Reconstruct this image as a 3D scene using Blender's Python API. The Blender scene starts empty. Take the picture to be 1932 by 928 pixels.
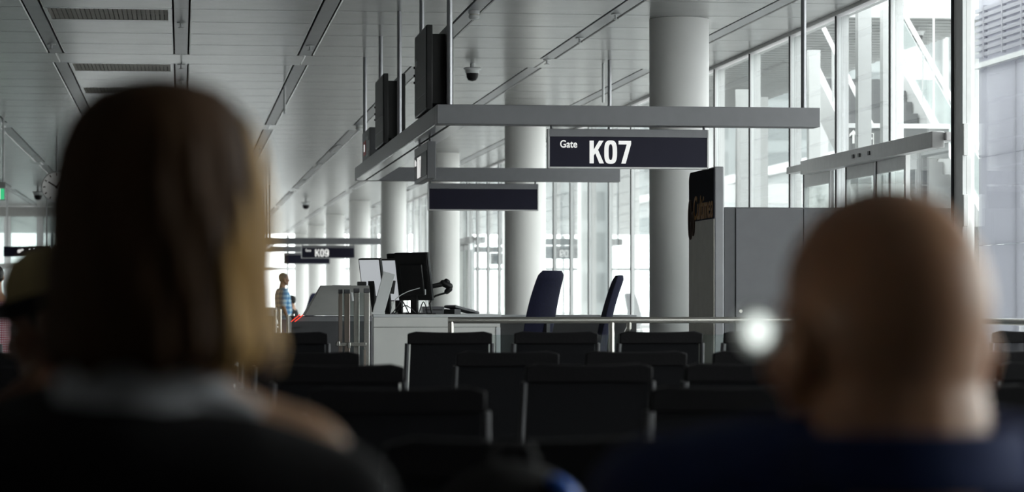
import bpy, bmesh, math, random
from mathutils import Vector, Matrix, Euler

random.seed(7)
C = bpy.context.scene.collection
S = bpy.context.scene
PI = math.pi

# ------------------------------------------------------------------ camera, world, exposure
CAM_H = 1.15                      # seated photographer's lens height
F_PX, CX, HY = 5000.0, 966.0, 570.0
YAW = math.atan(624.0 / 5000.0)
cs, sn = math.cos(YAW), math.sin(YAW)
cam_d = bpy.data.cameras.new('camera')
cam = bpy.data.objects.new('camera', cam_d)
C.objects.link(cam)
S.camera = cam
cam.location = (0, 0, CAM_H)
cam.rotation_euler = (PI / 2, 0, -YAW)
cam_d.sensor_width = 36.0
cam_d.lens = 36.0 * F_PX / 1932.0
cam_d.shift_y = (HY - 464.0) / 1932.0
cam_d.clip_start = 0.05
cam_d.clip_end = 600
cam_d.dof.use_dof = True
cam_d.dof.focus_distance = 21.5
cam_d.dof.aperture_fstop = 3.7

world = bpy.data.worlds.new('overcast_sky')
S.world = world
world.use_nodes = True
wn = world.node_tree.nodes
wl = world.node_tree.links
bg = wn['Background']
tc = wn.new('ShaderNodeTexCoord')
nz = wn.new('ShaderNodeTexNoise')
nz.inputs['Scale'].default_value = 2.2
nz.inputs['Detail'].default_value = 4
cr = wn.new('ShaderNodeValToRGB')
cr.color_ramp.elements[0].position = 0.3
cr.color_ramp.elements[0].color = (0.90, 0.925, 0.94, 1)
cr.color_ramp.elements[1].position = 0.7
cr.color_ramp.elements[1].color = (0.98, 0.985, 0.985, 1)
wl.new(tc.outputs['Generated'], nz.inputs['Vector'])
wl.new(nz.outputs['Fac'], cr.inputs['Fac'])
wl.new(cr.outputs['Color'], bg.inputs['Color'])
bg.inputs['Strength'].default_value = 4.3

S.view_settings.view_transform = 'Standard'
S.view_settings.look = 'None'
S.view_settings.gamma = 1.0
S.view_settings.use_curve_mapping = False
S.view_settings.exposure = 0.22

# ------------------------------------------------------------------ helpers
def ratio(px):
    u = (px - CX) / F_PX
    return (sn + u * cs) / (cs - u * sn)

def PX(px, Y):                    # world X of photo column px on the plane at depth Y
    return ratio(px) * Y

def PZ(px, py, Y):                # world Z of a photo pixel on the plane at depth Y
    u = (px - CX) / F_PX
    return CAM_H + (HY - py) / F_PX * Y / (cs - u * sn)

def P(px, py, Y):
    return Vector((PX(px, Y), Y, PZ(px, py, Y)))


class MB:
    """collects closed shapes and links them as one mesh object"""
    def __init__(self):
        self.v, self.f = [], []

    def add(self, vs, fs):
        o = len(self.v)
        self.v += [tuple(p) for p in vs]
        self.f += [tuple(i + o for i in f) for f in fs]
        return self

    def box(self, x0, x1, y0, y1, z0, z1, M=None):
        vs = [Vector(p) for p in ((x0, y0, z0), (x1, y0, z0), (x1, y1, z0), (x0, y1, z0),
                                  (x0, y0, z1), (x1, y0, z1), (x1, y1, z1), (x0, y1, z1))]
        if M is not None:
            vs = [M @ p for p in vs]
        return self.add(vs, [(3, 2, 1, 0), (4, 5, 6, 7), (0, 1, 5, 4), (1, 2, 6, 5), (2, 3, 7, 6), (3, 0, 4, 7)])

    def tube(self, pts, r, n=12, caps=True):
        pts = [Vector(p) for p in pts]
        rs = r if isinstance(r, (list, tuple)) else [r] * len(pts)
        rings = []
        up = None
        for i, p in enumerate(pts):
            a = pts[max(i - 1, 0)]
            b = pts[min(i + 1, len(pts) - 1)]
            t = (b - a).normalized()
            if up is None:
                up = Vector((0, 0, 1)) if abs(t.z) < 0.9 else Vector((0, 1, 0))
            s = t.cross(up).normalized()
            up = s.cross(t).normalized()
            rings.append([p + (s * math.cos(2 * PI * k / n) + up * math.sin(2 * PI * k / n)) * rs[i] for k in range(n)])
        return self.loft(rings, caps)

    def loft(self, rings, caps=True):
        n = len(rings[0])
        vs = [p for r in rings for p in r]
        fs = []
        for i in range(len(rings) - 1):
            for k in range(n):
                a, b = i * n + k, i * n + (k + 1) % n
                fs.append((a, b, b + n, a + n))
        if caps:
            fs.append(tuple(range(n - 1, -1, -1)))
            fs.append(tuple((len(rings) - 1) * n + k for k in range(n)))
        return self.add(vs, fs)

    def lathe(self, prof, c=(0, 0, 0), n=24):      # prof: (radius, z)
        c = Vector(c)
        return self.loft([[c + Vector((r * math.cos(2 * PI * k / n), r * math.sin(2 * PI * k / n), z)) for k in range(n)] for r, z in prof])

    def prism(self, poly, d, M):                   # polygon in local XY, thickness along local Z, placed by M
        n = len(poly)
        vs = [M @ Vector((x, y, 0)) for x, y in poly] + [M @ Vector((x, y, d)) for x, y in poly]
        fs = [tuple(range(n - 1, -1, -1)), tuple(range(n, 2 * n))] + [(i, (i + 1) % n, n + (i + 1) % n, n + i) for i in range(n)]
        return self.add(vs, fs)

    def ellipsoid(self, c, r, M=None, nu=20, nv=12):
        c = Vector(c)
        rings = []
        for j in range(nv + 1):
            t = -PI / 2 + PI * (j + 0.001 + (0 if j == 0 else -0.002 if j == nv else 0)) / nv
            rings.append([Vector((math.cos(t) * math.cos(2 * PI * k / nu) * r[0], math.cos(t) * math.sin(2 * PI * k / nu) * r[1], math.sin(t) * r[2])) for k in range(nu)])
        rings = [[(M @ p if M is not None else p) + c for p in ring] for ring in rings]
        return self.loft(rings)

    def capsule(self, p0, r0, p1, r1, n=14):
        p0, p1 = Vector(p0), Vector(p1)
        d = (p1 - p0)
        L = max(d.length, 1e-5)
        t = d / L
        pts, rs = [], []
        for k in range(5):
            a = PI / 2 * k / 4
            pts.append(p0 - t * r0 * math.cos(a)); rs.append(max(r0 * math.sin(a), 0.0004))
        for k in range(5):
            a = PI / 2 * (4 - k) / 4
            pts.append(p1 + t * r1 * math.cos(a)); rs.append(max(r1 * math.sin(a), 0.0004))
        up = Vector((0, 0, 1)) if abs(t.z) < 0.9 else Vector((0, 1, 0))
        s = t.cross(up).normalized()
        u2 = s.cross(t).normalized()
        return self.loft([[p + (s * math.cos(2 * PI * k / n) + u2 * math.sin(2 * PI * k / n)) * r for k in range(n)] for p, r in zip(pts, rs)])

    def build(self, name, m, parent=None, bevel=0.0, smooth=False, seg=2, loc=None):
        me = bpy.data.meshes.new(name)
        me.from_pydata(self.v, [], self.f)
        me.validate()
        bm = bmesh.new()
        bm.from_mesh(me)
        bmesh.ops.recalc_face_normals(bm, faces=bm.faces)
        bm.to_mesh(me)
        bm.free()
        me.materials.append(m)
        if smooth or bevel:
            me.polygons.foreach_set('use_smooth', [True] * len(me.polygons))
            me.set_sharp_from_angle(angle=math.radians(38))
        o = bpy.data.objects.new(name, me)
        C.objects.link(o)
        if parent is not None:
            o.parent = parent
        if loc is not None:
            o.location = loc
        if bevel:
            b = o.modifiers.new('bevel', 'BEVEL')
            b.width = bevel
            b.segments = seg
            b.limit_method = 'ANGLE'
            b.angle_limit = math.radians(40)
        return o


def tag(o, label=None, cat=None, group=None, kind=None):
    if label: o['label'] = label
    if cat: o['category'] = cat
    if group: o['group'] = group
    if kind: o['kind'] = kind
    return o

def empty(name, loc=(0, 0, 0), rz=0.0, label=None, cat=None, group=None, kind=None):
    o = bpy.data.objects.new(name, None)
    C.objects.link(o)
    o.empty_display_size = 0.1
    o.location = loc
    o.rotation_euler = (0, 0, rz)
    return tag(o, label, cat, group, kind)

def kids(o):
    return [c for c in o.children]

def copy_tree(o, parent=None):
    c = o.copy()
    C.objects.link(c)
    if parent is not None:
        c.parent = parent
    for ch in kids(o):
        copy_tree(ch, c)
    return c

def part(mesh_owner, parent, loc=(0, 0, 0), rot=(0, 0, 0), name=None):   # another piece sharing the mesh
    c = mesh_owner.copy()
    C.objects.link(c)
    c.parent = parent
    c.location = loc
    c.rotation_euler = rot
    return c

# ------------------------------------------------------------------ materials
def mat(name, col, rough=0.5, metal=0.0, var=0.06, nscale=6.0, bump=0.0, bscale=60.0, spec=0.5, stretch=None, coat=0.0, sss=0.0):
    m = bpy.data.materials.new(name)
    m.use_nodes = True
    nt = m.node_tree
    b = nt.nodes['Principled BSDF']
    b.inputs['Roughness'].default_value = rough
    b.inputs['Metallic'].default_value = metal
    b.inputs['Specular IOR Level'].default_value = spec
    b.inputs['Coat Weight'].default_value = coat
    if sss:
        b.inputs['Subsurface Weight'].default_value = sss
        b.inputs['Subsurface Radius'].default_value = (0.012, 0.005, 0.003)
        b.inputs['Subsurface Scale'].default_value = 1.0
    co = nt.nodes.new('ShaderNodeTexCoord')
    mp = nt.nodes.new('ShaderNodeMapping')
    if stretch:
        mp.inputs['Scale'].default_value = stretch
    nt.links.new(co.outputs['Object'], mp.inputs['Vector'])
    n = nt.nodes.new('ShaderNodeTexNoise')
    n.inputs['Scale'].default_value = nscale
    n.inputs['Detail'].default_value = 5
    nt.links.new(mp.outputs['Vector'], n.inputs['Vector'])
    r = nt.nodes.new('ShaderNodeValToRGB')
    r.color_ramp.elements[0].position = 0.3
    r.color_ramp.elements[1].position = 0.7
    r.color_ramp.elements[0].color = tuple(max(0, c * (1 - var)) for c in col) + (1,)
    r.color_ramp.elements[1].color = tuple(min(1, c * (1 + var)) for c in col) + (1,)
    nt.links.new(n.outputs['Fac'], r.inputs['Fac'])
    nt.links.new(r.outputs['Color'], b.inputs['Base Color'])
    if bump:
        n2 = nt.nodes.new('ShaderNodeTexNoise')
        n2.inputs['Scale'].default_value = bscale
        n2.inputs['Detail'].default_value = 3
        nt.links.new(mp.outputs['Vector'], n2.inputs['Vector'])
        bp = nt.nodes.new('ShaderNodeBump')
        bp.inputs['Strength'].default_value = bump
        bp.inputs['Distance'].default_value = 0.01
        nt.links.new(n2.outputs['Fac'], bp.inputs['Height'])
        nt.links.new(bp.outputs['Normal'], b.inputs['Normal'])
    return m

def glass(name, tint, ior=1.30, gl=1.0, haze=0.0, hazecol=(0.8, 0.85, 0.85)):
    m = bpy.data.materials.new(name)
    m.use_nodes = True
    nt = m.node_tree
    nt.nodes.remove(nt.nodes['Principled BSDF'])
    out = nt.nodes['Material Output']
    tr = nt.nodes.new('ShaderNodeBsdfTransparent')
    tr.inputs['Color'].default_value = tint + (1,)
    g = nt.nodes.new('ShaderNodeBsdfGlossy')
    g.inputs['Roughness'].default_value = 0.01
    g.inputs['Color'].default_value = (gl, gl, gl, 1)
    fr = nt.nodes.new('ShaderNodeFresnel')
    # same reflectance on both faces of the thin pane
    ge = nt.nodes.new('ShaderNodeNewGeometry')
    io = nt.nodes.new('ShaderNodeMath'); io.operation = 'MULTIPLY_ADD'
    io.inputs[1].default_value = 1.0 / ior - ior
    io.inputs[2].default_value = ior
    nt.links.new(ge.outputs['Backfacing'], io.inputs[0])
    nt.links.new(io.outputs[0], fr.inputs['IOR'])
    mx = nt.nodes.new('ShaderNodeMixShader')
    nt.links.new(fr.outputs['Fac'], mx.inputs['Fac'])
    first = tr
    if haze:
        df = nt.nodes.new('ShaderNodeBsdfDiffuse')
        df.inputs['Color'].default_value = hazecol + (1,)
        m2 = nt.nodes.new('ShaderNodeMixShader')
        m2.inputs['Fac'].default_value = haze
        nt.links.new(tr.outputs[0], m2.inputs[1])
        nt.links.new(df.outputs[0], m2.inputs[2])
        first = m2
    nt.links.new(first.outputs[0], mx.inputs[1])
    nt.links.new(g.outputs[0], mx.inputs[2])
    nt.links.new(mx.outputs[0], out.inputs['Surface'])
    return m

def mesh_fabric(name, col, see):
    m = mat(name, col, 0.8, var=0.15, nscale=30, spec=0.15)
    nt = m.node_tree
    b = nt.nodes['Principled BSDF']
    out = nt.nodes['Material Output']
    tr = nt.nodes.new('ShaderNodeBsdfTransparent')
    mx = nt.nodes.new('ShaderNodeMixShader')
    mx.inputs['Fac'].default_value = see
    nt.links.new(b.outputs[0], mx.inputs[1])
    nt.links.new(tr.outputs[0], mx.inputs[2])
    nt.links.new(mx.outputs[0], out.inputs['Surface'])
    return m

def emit(name, col, st):
    m = bpy.data.materials.new(name)
    m.use_nodes = True
    b = m.node_tree.nodes['Principled BSDF']
    b.inputs['Base Color'].default_value = tuple(c * 0.5 for c in col) + (1,)
    b.inputs['Emission Color'].default_value = col + (1,)
    b.inputs['Emission Strength'].default_value = st
    return m

def checked(name, a, bcol, ccol, scale):
    m = mat(name, a, 0.8)
    nt = m.node_tree
    b = nt.nodes['Principled BSDF']
    co = nt.nodes.new('ShaderNodeTexCoord')
    w1 = nt.nodes.new('ShaderNodeTexWave'); w1.bands_direction = 'X'
    w2 = nt.nodes.new('ShaderNodeTexWave'); w2.bands_direction = 'Z'
    for w in (w1, w2):
        w.inputs['Scale'].default_value = scale
        w.inputs['Distortion'].default_value = 0.6
        nt.links.new(co.outputs['Object'], w.inputs['Vector'])
    ad = nt.nodes.new('ShaderNodeMath'); ad.operation = 'ADD'
    nt.links.new(w1.outputs['Fac'], ad.inputs[0]); nt.links.new(w2.outputs['Fac'], ad.inputs[1])
    hf = nt.nodes.new('ShaderNodeMath'); hf.operation = 'MULTIPLY'; hf.inputs[1].default_value = 0.5
    nt.links.new(ad.outputs[0], hf.inputs[0])
    r = nt.nodes.new('ShaderNodeValToRGB')
    r.color_ramp.elements[0].position = 0.2; r.color_ramp.elements[0].color = a + (1,)
    r.color_ramp.elements[1].position = 0.8; r.color_ramp.elements[1].color = ccol + (1,)
    e = r.color_ramp.elements.new(0.5); e.color = bcol + (1,)
    nt.links.new(hf.outputs[0], r.inputs['Fac'])
    nt.links.new(r.outputs['Color'], b.inputs['Base Color'])
    return m

M = {}
M['ceil'] = mat('ceiling_metal', (0.39, 0.388, 0.38), 0.24, 0.0, 0.05, 3.0, spec=0.6)
M['channel'] = mat('channel_metal', (0.34, 0.345, 0.36), 0.30, 0.0, 0.05, 3.0, spec=0.6)
M['void'] = mat('ceiling_void', (0.012, 0.012, 0.013), 0.9)
M['grille'] = mat('grille_paint', (0.58, 0.55, 0.50), 0.5)
M['plaster'] = mat('column_plaster', (0.86, 0.85, 0.83), 0.55, var=0.02, nscale=2.0, bump=0.05, bscale=120)
M['floor'] = mat('floor_stone', (0.17, 0.168, 0.165), 0.22, var=0.2, nscale=9.0)
M['wallp'] = mat('wall_panel', (0.36, 0.355, 0.345), 0.45, var=0.05)
M['walld'] = mat('wall_dark', (0.10, 0.10, 0.105), 0.6)
M['white'] = mat('white_coated_metal', (0.74, 0.75, 0.755), 0.4, var=0.02)
M['alu'] = mat('silver_coated_aluminium', (0.70, 0.70, 0.70), 0.4, 0.1, 0.04, 14)
M['beam'] = mat('grey_beam_lacquer', (0.215, 0.215, 0.23), 0.42, 0.1, 0.03, 14)
M['postmetal'] = mat('post_metal', (0.34, 0.34, 0.36), 0.3, 0.7, 0.04, 14)
M['beamrail'] = mat('polished_rail', (0.60, 0.60, 0.62), 0.18, 0.9, 0.04, 14)
M['gasket'] = mat('black_gasket', (0.012, 0.012, 0.015), 0.6)
M['darkgrey'] = mat('dark_grey_lacquer', (0.085, 0.085, 0.092), 0.45, 0.1, 0.05, 10)
M['cabinet'] = mat('cabinet_grey', (0.125, 0.125, 0.135), 0.42, 0.1, 0.04, 8)
M['sign'] = mat('sign_navy', (0.011, 0.010, 0.026), 0.45, var=0.05, spec=0.25)
M['letter'] = emit('white_lettering', (1.0, 1.0, 0.98), 0.55)
M['steel'] = mat('brushed_steel', (0.62, 0.60, 0.56), 0.26, 1.0, 0.06, 40, stretch=(1, 1, 0.05))
M['steelh'] = mat('brushed_steel_rail', (0.62, 0.60, 0.56), 0.24, 1.0, 0.06, 40, stretch=(0.05, 1, 1))
M['bronze'] = mat('bronze_steel', (0.40, 0.34, 0.30), 0.34, 0.9, 0.06, 40, stretch=(1, 1, 0.05))
M['blackp'] = mat('black_plastic', (0.008, 0.008, 0.009), 0.42, var=0.1)
M['screen'] = mat('dark_screen', (0.022, 0.020, 0.022), 0.45, var=0.05, spec=0.15)
M['paleplast'] = mat('pale_grey_plastic', (0.70, 0.71, 0.73), 0.45, var=0.03)
M['paleglow'] = emit('glowing_pale_cover', (0.80, 0.84, 0.88), 0.42)
M['dial'] = emit('glowing_dial', (0.85, 0.87, 0.84), 0.22)  # pale dial colour with a faint emission
M['console'] = mat('console_light_grey', (0.42, 0.42, 0.405), 0.45)
M['counter'] = mat('counter_laminate', (0.76, 0.75, 0.73), 0.5, var=0.05, nscale=3)
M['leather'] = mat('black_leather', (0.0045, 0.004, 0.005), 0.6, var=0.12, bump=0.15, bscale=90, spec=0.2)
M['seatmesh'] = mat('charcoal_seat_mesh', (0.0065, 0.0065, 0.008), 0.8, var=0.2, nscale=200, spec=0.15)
M['opennet'] = mesh_fabric('open_seat_net', (0.02, 0.02, 0.022), 0.30)
M['seatframe'] = mat('seat_frame_metal', (0.055, 0.055, 0.06), 0.38, 0.4, 0.08)
M['navy'] = mat('navy_upholstery', (0.012, 0.013, 0.045), 0.85, var=0.15, nscale=40, bump=0.2, bscale=300)
M['glass'] = glass('window_glass', (0.95, 0.975, 0.965))
M['clearglass'] = glass('barrier_glass', (0.86, 0.90, 0.89))
M['frost'] = glass('hazy_glass', (0.80, 0.85, 0.84), haze=0.35)
M['concrete'] = mat('apron_concrete', (0.34, 0.34, 0.335), 0.85, var=0.08, nscale=0.4)
M['lavender'] = mat('lavender_grey_cladding', (0.60, 0.60, 0.68), 0.45, var=0.04, nscale=0.8)
M['soffit'] = mat('soffit_grey', (0.16, 0.165, 0.165), 0.5)
M['soffitslat'] = mat('soffit_slat_grey', (0.36, 0.37, 0.37), 0.5)
M['outwhite'] = mat('outdoor_white_paint', (0.52, 0.53, 0.53), 0.5, var=0.02)
M['step'] = mat('stair_grey', (0.065, 0.067, 0.072), 0.5, var=0.06)
def translucent(name, col, k):
    m = mat(name, col, 0.5, var=0.03, nscale=0.8)
    nt = m.node_tree
    t = nt.nodes.new('ShaderNodeBsdfTranslucent')
    t.inputs['Color'].default_value = col + (1,)
    mx = nt.nodes.new('ShaderNodeMixShader')
    mx.inputs['Fac'].default_value = k
    nt.links.new(nt.nodes['Principled BSDF'].outputs[0], mx.inputs[1])
    nt.links.new(t.outputs[0], mx.inputs[2])
    nt.links.new(mx.outputs[0], nt.nodes['Material Output'].inputs['Surface'])
    return m
M['lavender'] = translucent('lavender_frosted_panel', (0.60, 0.60, 0.65), 0.5)
M['signgrey'] = mat('grey_sign_face', (0.045, 0.05, 0.052), 0.5)
M['green'] = emit('green_exit_face', (0.05, 0.62, 0.25), 0.7)
M['paleface'] = emit('pale_exit_face', (0.92, 1.0, 0.88), 0.8)
M['red'] = emit('red_led', (1.0, 0.06, 0.03), 0.9)
M['redpaint'] = mat('red_paint', (0.55, 0.03, 0.03), 0.5)
M['gold'] = mat('gold_lettering', (0.26, 0.115, 0.02), 0.6, 0.2, spec=0.2)
M['brown'] = mat('brown_lettering', (0.045, 0.022, 0.012), 0.5)
M['totem'] = mat('totem_grey', (0.50, 0.48, 0.44), 0.7, spec=0.2)
M['totemdark'] = mat('totem_dark', (0.020, 0.019, 0.024), 0.85, spec=0.05)
M['totembody'] = mat('totem_edge_grey', (0.27, 0.27, 0.285), 0.42, 0.1)
M['skin_pale'] = mat('fair_skin', (0.70, 0.42, 0.26), 0.5, var=0.06, nscale=14, sss=0.12)
M['skin_tan'] = mat('tanned_skin', (0.62, 0.33, 0.19), 0.42, var=0.10, nscale=12, sss=0.12)
M['skin_brown'] = mat('brown_skin', (0.26, 0.13, 0.075), 0.5, var=0.08, nscale=14, sss=0.1)
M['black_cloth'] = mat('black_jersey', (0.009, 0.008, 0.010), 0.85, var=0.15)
M['grey_cloth'] = mat('pale_grey_cotton', (0.74, 0.75, 0.79), 0.85, var=0.06)
M['navy_cloth'] = mat('navy_cotton', (0.018, 0.035, 0.13), 0.8, var=0.15, nscale=20)
M['jean'] = mat('blue_denim', (0.03, 0.045, 0.16), 0.85, var=0.2, nscale=40)
M['dark_trouser'] = mat('dark_trousers', (0.015, 0.015, 0.02), 0.85)
M['shoe'] = mat('black_shoe', (0.015, 0.013, 0.012), 0.5)
M['khaki'] = mat('khaki_cotton', (0.48, 0.37, 0.17), 0.85, var=0.08, nscale=30)
M['bluecheck'] = checked('blue_check_cotton', (0.06, 0.24, 0.52), (0.25, 0.52, 0.76), (0.72, 0.86, 0.92), 3.6)
M['redcheck'] = checked('red_check_cotton', (0.45, 0.06, 0.10), (0.55, 0.22, 0.28), (0.80, 0.75, 0.75), 12)
M['eye'] = mat('eye_white', (0.75, 0.74, 0.72), 0.25)
M['iris'] = mat('iris_brown', (0.05, 0.025, 0.012), 0.2)
M['black_hair'] = mat('black_hair', (0.012, 0.010, 0.009), 0.5, var=0.3, nscale=40, stretch=(1, 1, 0.1), bump=0.4, bscale=120)
M['grey_hair'] = mat('greying_hair', (0.10, 0.07, 0.05), 0.55, var=0.3, nscale=60)
M['blue'] = mat('bright_blue_nylon', (0.02, 0.13, 0.60), 0.5)
M['earbud'] = translucent('white_earbud_plastic', (0.93, 0.94, 0.93), 0.45)
M['glintwhite'] = emit('white_glint_glow', (0.92, 1.0, 0.95), 1.15)  # emissive colour for the added glint at the ear
M['nylon'] = mat('black_nylon', (0.012, 0.011, 0.012), 0.75, var=0.15)
M['aircraft'] = mat('aircraft_white', (0.80, 0.82, 0.84), 0.3, var=0.02)
M['facade'] = mat('far_facade', (0.31, 0.335, 0.34), 0.5, var=0.06, nscale=0.3)
M['pale_pane'] = mat('pale_facade_pane', (0.20, 0.22, 0.225), 0.3)
M['facade_glass'] = mat('far_facade_glass', (0.16, 0.20, 0.21), 0.2)

# brown bob, plus golden window light painted as a second hair colour
hm = mat('brown_bob_hair', (0.085, 0.045, 0.023), 0.6, spec=0.15, var=0.35, nscale=26, stretch=(1, 1, 0.12), bump=0.6, bscale=70)
M['bob'] = hm
hm2 = mat('painted_gold_light', (0.60, 0.35, 0.11), 0.6, spec=0.2, var=0.45, nscale=26, stretch=(1, 1, 0.12), bump=0.6, bscale=70)
M['goldlight'] = hm2

# ------------------------------------------------------------------ the room
CEIL = CAM_H + 2.85
GX = 6.40                                  # inner line of the window wall
X_L, Y_B, Y_E = -9.2, -7.0, 112.0
PITCH, ROW = 1.42, 1.20
ROW0 = 25.95
STRIP_W, SLIT = 0.14, 0.020

fl = MB().box(X_L, GX + 0.1, Y_B, Y_E, -0.2, 0.0).build('floor', M['floor'])
tag(fl, 'dark polished stone floor of the waiting hall', 'floor', kind='structure')

ceiling = empty('ceiling', (0, 0, CEIL), label='grey metal panel ceiling with narrow channels running to the far end', cat='ceiling', kind='structure')
MB().box(X_L, GX + 0.15, Y_B, Y_E, 0.10, 0.35).build('slab', M['void'], ceiling)

def tray(w, l, full=False):
    m = MB()
    c = 0.010
    a, b = w / 2, l / 2
    vs = [(-a, -b, 0.05), (a, -b, 0.05), (a, b, 0.05), (-a, b, 0.05),
          (-a, -b, c * 0.8), (a, -b, c * 0.8), (a, b, c * 0.8), (-a, b, c * 0.8),
          (-a + c, -b + c, 0), (a - c, -b + c, 0), (a - c, b - c, 0), (-a + c, b - c, 0)]
    fs = [(0, 1, 2, 3)]
    for k in range(4):
        j = (k + 1) % 4
        fs += [(k, j, 4 + j, 4 + k), (4 + k, 4 + j, 8 + j, 8 + k)]
    fs.append((8, 9, 10, 11))
    m.add(vs, fs)
    return m

PW = PITCH - STRIP_W - 2 * SLIT
PL = ROW - 0.008
panel0 = tray(PW, PL).build('panel', M['ceil'], ceiling)
band0 = tray(PITCH - 0.004, PL).build('panel', M['ceil'], ceiling)
chan_seg = MB().box(-STRIP_W / 2, STRIP_W / 2, -PL / 2, PL / 2, 0.002, 0.04).build('channel', M['channel'], ceiling)
far = MB()
farch = MB()
bays = range(-6, 5)
vents = {(-1, 0), (-1, 5), (-1, 8)}
first_used = {'p': False, 'b': False, 'c': False}
n_vent = 0
for j in range(-24, 72):
    yc = ROW0 + ROW * (j + 0.5)
    if yc > Y_E - 0.3 or yc < Y_B + 0.7:
        continue
    is_band = (j % 10) == 4
    near = -3 <= j <= 15
    for i in bays:
        xc = PITCH * (i + 0.5)
        w = PW
        if i == 4:
            xr = GX - 0.02
            xl = PITCH * 4 + STRIP_W / 2 + SLIT
            m = tray(xr - xl, PL)
            if near:
                o = m.build('panel', M['ceil'], ceiling, loc=((xl + xr) / 2, yc, 0))
            else:
                far.add([(p[0] + (xl + xr) / 2, p[1] + yc, p[2]) for p in m.v], m.f)
            continue
        if (i, j) in vents:
            continue
        src, key = (band0, 'b') if is_band else (panel0, 'p')
        if near:
            if not first_used[key]:
                first_used[key] = True
                src.location = (xc, yc, 0)
            else:
                part(src, ceiling, (xc, yc, 0))
        else:
            m = tray(PITCH - 0.004, PL) if is_band else tray(PW, PL)
            far.add([(p[0] + xc, p[1] + yc, p[2]) for p in m.v], m.f)
    if not is_band:
        for i in range(-6, 5):
            xs = PITCH * i
            if near and -4 <= i:
                if not first_used['c']:
                    first_used['c'] = True
                    chan_seg.location = (xs, yc, 0)
                else:
                    part(chan_seg, ceiling, (xs, yc, 0))
            else:
                farch.box(xs - STRIP_W / 2, xs + STRIP_W / 2, yc - PL / 2, yc + PL / 2, 0.002, 0.04)
tag(far.build('far_panels', M['ceil'], ceiling), kind='stuff')
tag(farch.build('far_channels', M['channel'], ceiling), kind='stuff')

# ventilation grilles set in the ceiling
slat_mesh = None
for k, (i, j) in enumerate(sorted(vents, key=lambda t: t[1])):
    yc = ROW0 + ROW * (j + 0.5)
    xc = PITCH * (i + 0.5)
    g = empty('ceiling_vent', (xc, yc, CEIL),
              label=['slatted ceiling vent closest to the camera, beside the middle channel',
                     'slatted ceiling vent just beyond the plain cross band',
                     'slatted ceiling vent farthest along, partly behind the brown hair'][k], cat='ceiling vent', group='slatted ceiling vents')
    fr = MB()
    a, b = PW / 2, PL / 2
    fr.box(-a, a, -b, -b + 0.10, 0, 0.05).box(-a, a, b - 0.10, b, 0, 0.05).box(-a, -a + 0.04, -b + .1, b - .1, 0, 0.05).box(a - 0.04, a, -b + .1, b - .1, 0, 0.05)
    fr.build('frame', M['ceil'], g)
    MB().box(-a, a, -b, b, 0.07, 0.08).build('backing', M['grille'], g)
    n = 26
    for q in range(n):
        x = -a + 0.055 + (2 * a - 0.11) * q / (n - 1)
        if slat_mesh is None:
            slat_mesh = MB().box(-0.019, 0.019, -b + 0.1, b - 0.1, 0.004, 0.03).build('slat', M['grille'], g, loc=(x, 0, 0))
        else:
            part(slat_mesh, g, (x, 0, 0))

# small ceiling fittings
def sprinkler(px, py, strip, label):
    Y = 2.85 * (cs - (px - CX) / F_PX * sn) / ((HY - py) / F_PX)
    o = MB().lathe([(0.045, -0.001), (0.045, -0.008), (0.012, -0.012), (0.012, -0.05), (0.03, -0.052), (0.03, -0.058), (0.004, -0.06)], n=12).build('sprinkler', M['white'], None, smooth=True, loc=(PITCH * strip, Y, CEIL))
    tag(o, label, 'sprinkler', 'ceiling sprinklers')

for px, py, st, lb in ((340, 42, 0, 'white sprinkler head on the middle ceiling channel, closest of three there'),
                       (341, 121, 0, 'white sprinkler head on the middle channel at the cross band'),
                       (341, 152, 0, 'white sprinkler head on the middle channel just above the brown hair'),
                       (95, 83, -1, 'white sprinkler head on the ceiling channel left of the vents'),
                       (585, 86, 1, 'white sprinkler head on the channel between brown hair and hanging screens'),
                       (1165, 26, 3, 'white sprinkler head on the channel beside the big column, closest one'),
                       (1097, 71, 3, 'white sprinkler head on the column-side channel, second one'),
                       (1036, 112, 3, 'white sprinkler head on the column-side channel at the cross band'),
                       (490, 278, 1, 'small white sprinkler head far down the channel beside the lit hair')):
    sprinkler(px, py, st, lb)

def detector(px, py, strip, label):
    Y = 2.85 * (cs - (px - CX) / F_PX * sn) / ((HY - py) / F_PX)
    g = empty('smoke_detector', (PITCH * strip, Y, CEIL), label=label, cat='smoke detector', group='smoke detectors')
    MB().lathe([(0.055, 0), (0.055, -0.03), (0.05, -0.035)], n=24).build('base', M['white'], g, smooth=True)
    MB().lathe([(0.047, -0.035), (0.047, -0.048)], n=24).build('vent_ring', M['grille'], g, smooth=True)
    MB().lathe([(0.053, -0.048), (0.053, -0.07), (0.04, -0.085), (0.01, -0.09)], n=24).build('cap', M['white'], g, smooth=True)

detector(893, 20, 2, 'round white smoke detector on ceiling right of the upper screen')
detector(677, 236, 2, 'round white smoke detector on ceiling left of the small hanging box')

def linear_lamp(px, py, strip, label):
    Y = 2.85 * (cs - (px - CX) / F_PX * sn) / ((HY - py) / F_PX)
    o = MB().box(-0.045, 0.045, -1.1, 1.1, -0.022, 0.0).build('ceiling_lamp', M['white'], None, bevel=0.006, loc=(PITCH * strip, Y, CEIL))
    tag(o, label, 'ceiling lamp', 'unlit strip lamps in the ceiling channel')

for px, py, lb in ((634, 280, 'closest slim white strip lamp on channel left of the gate frame'),
                   (600, 313, 'second slim white strip lamp along channel left of the gate frame'),
                   (570, 343, 'third slim white strip lamp along channel left of the gate frame'),
                   (547, 366, 'farthest slim white strip lamp along channel above the distant gate')):
    linear_lamp(px, py, 2, lb)

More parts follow.
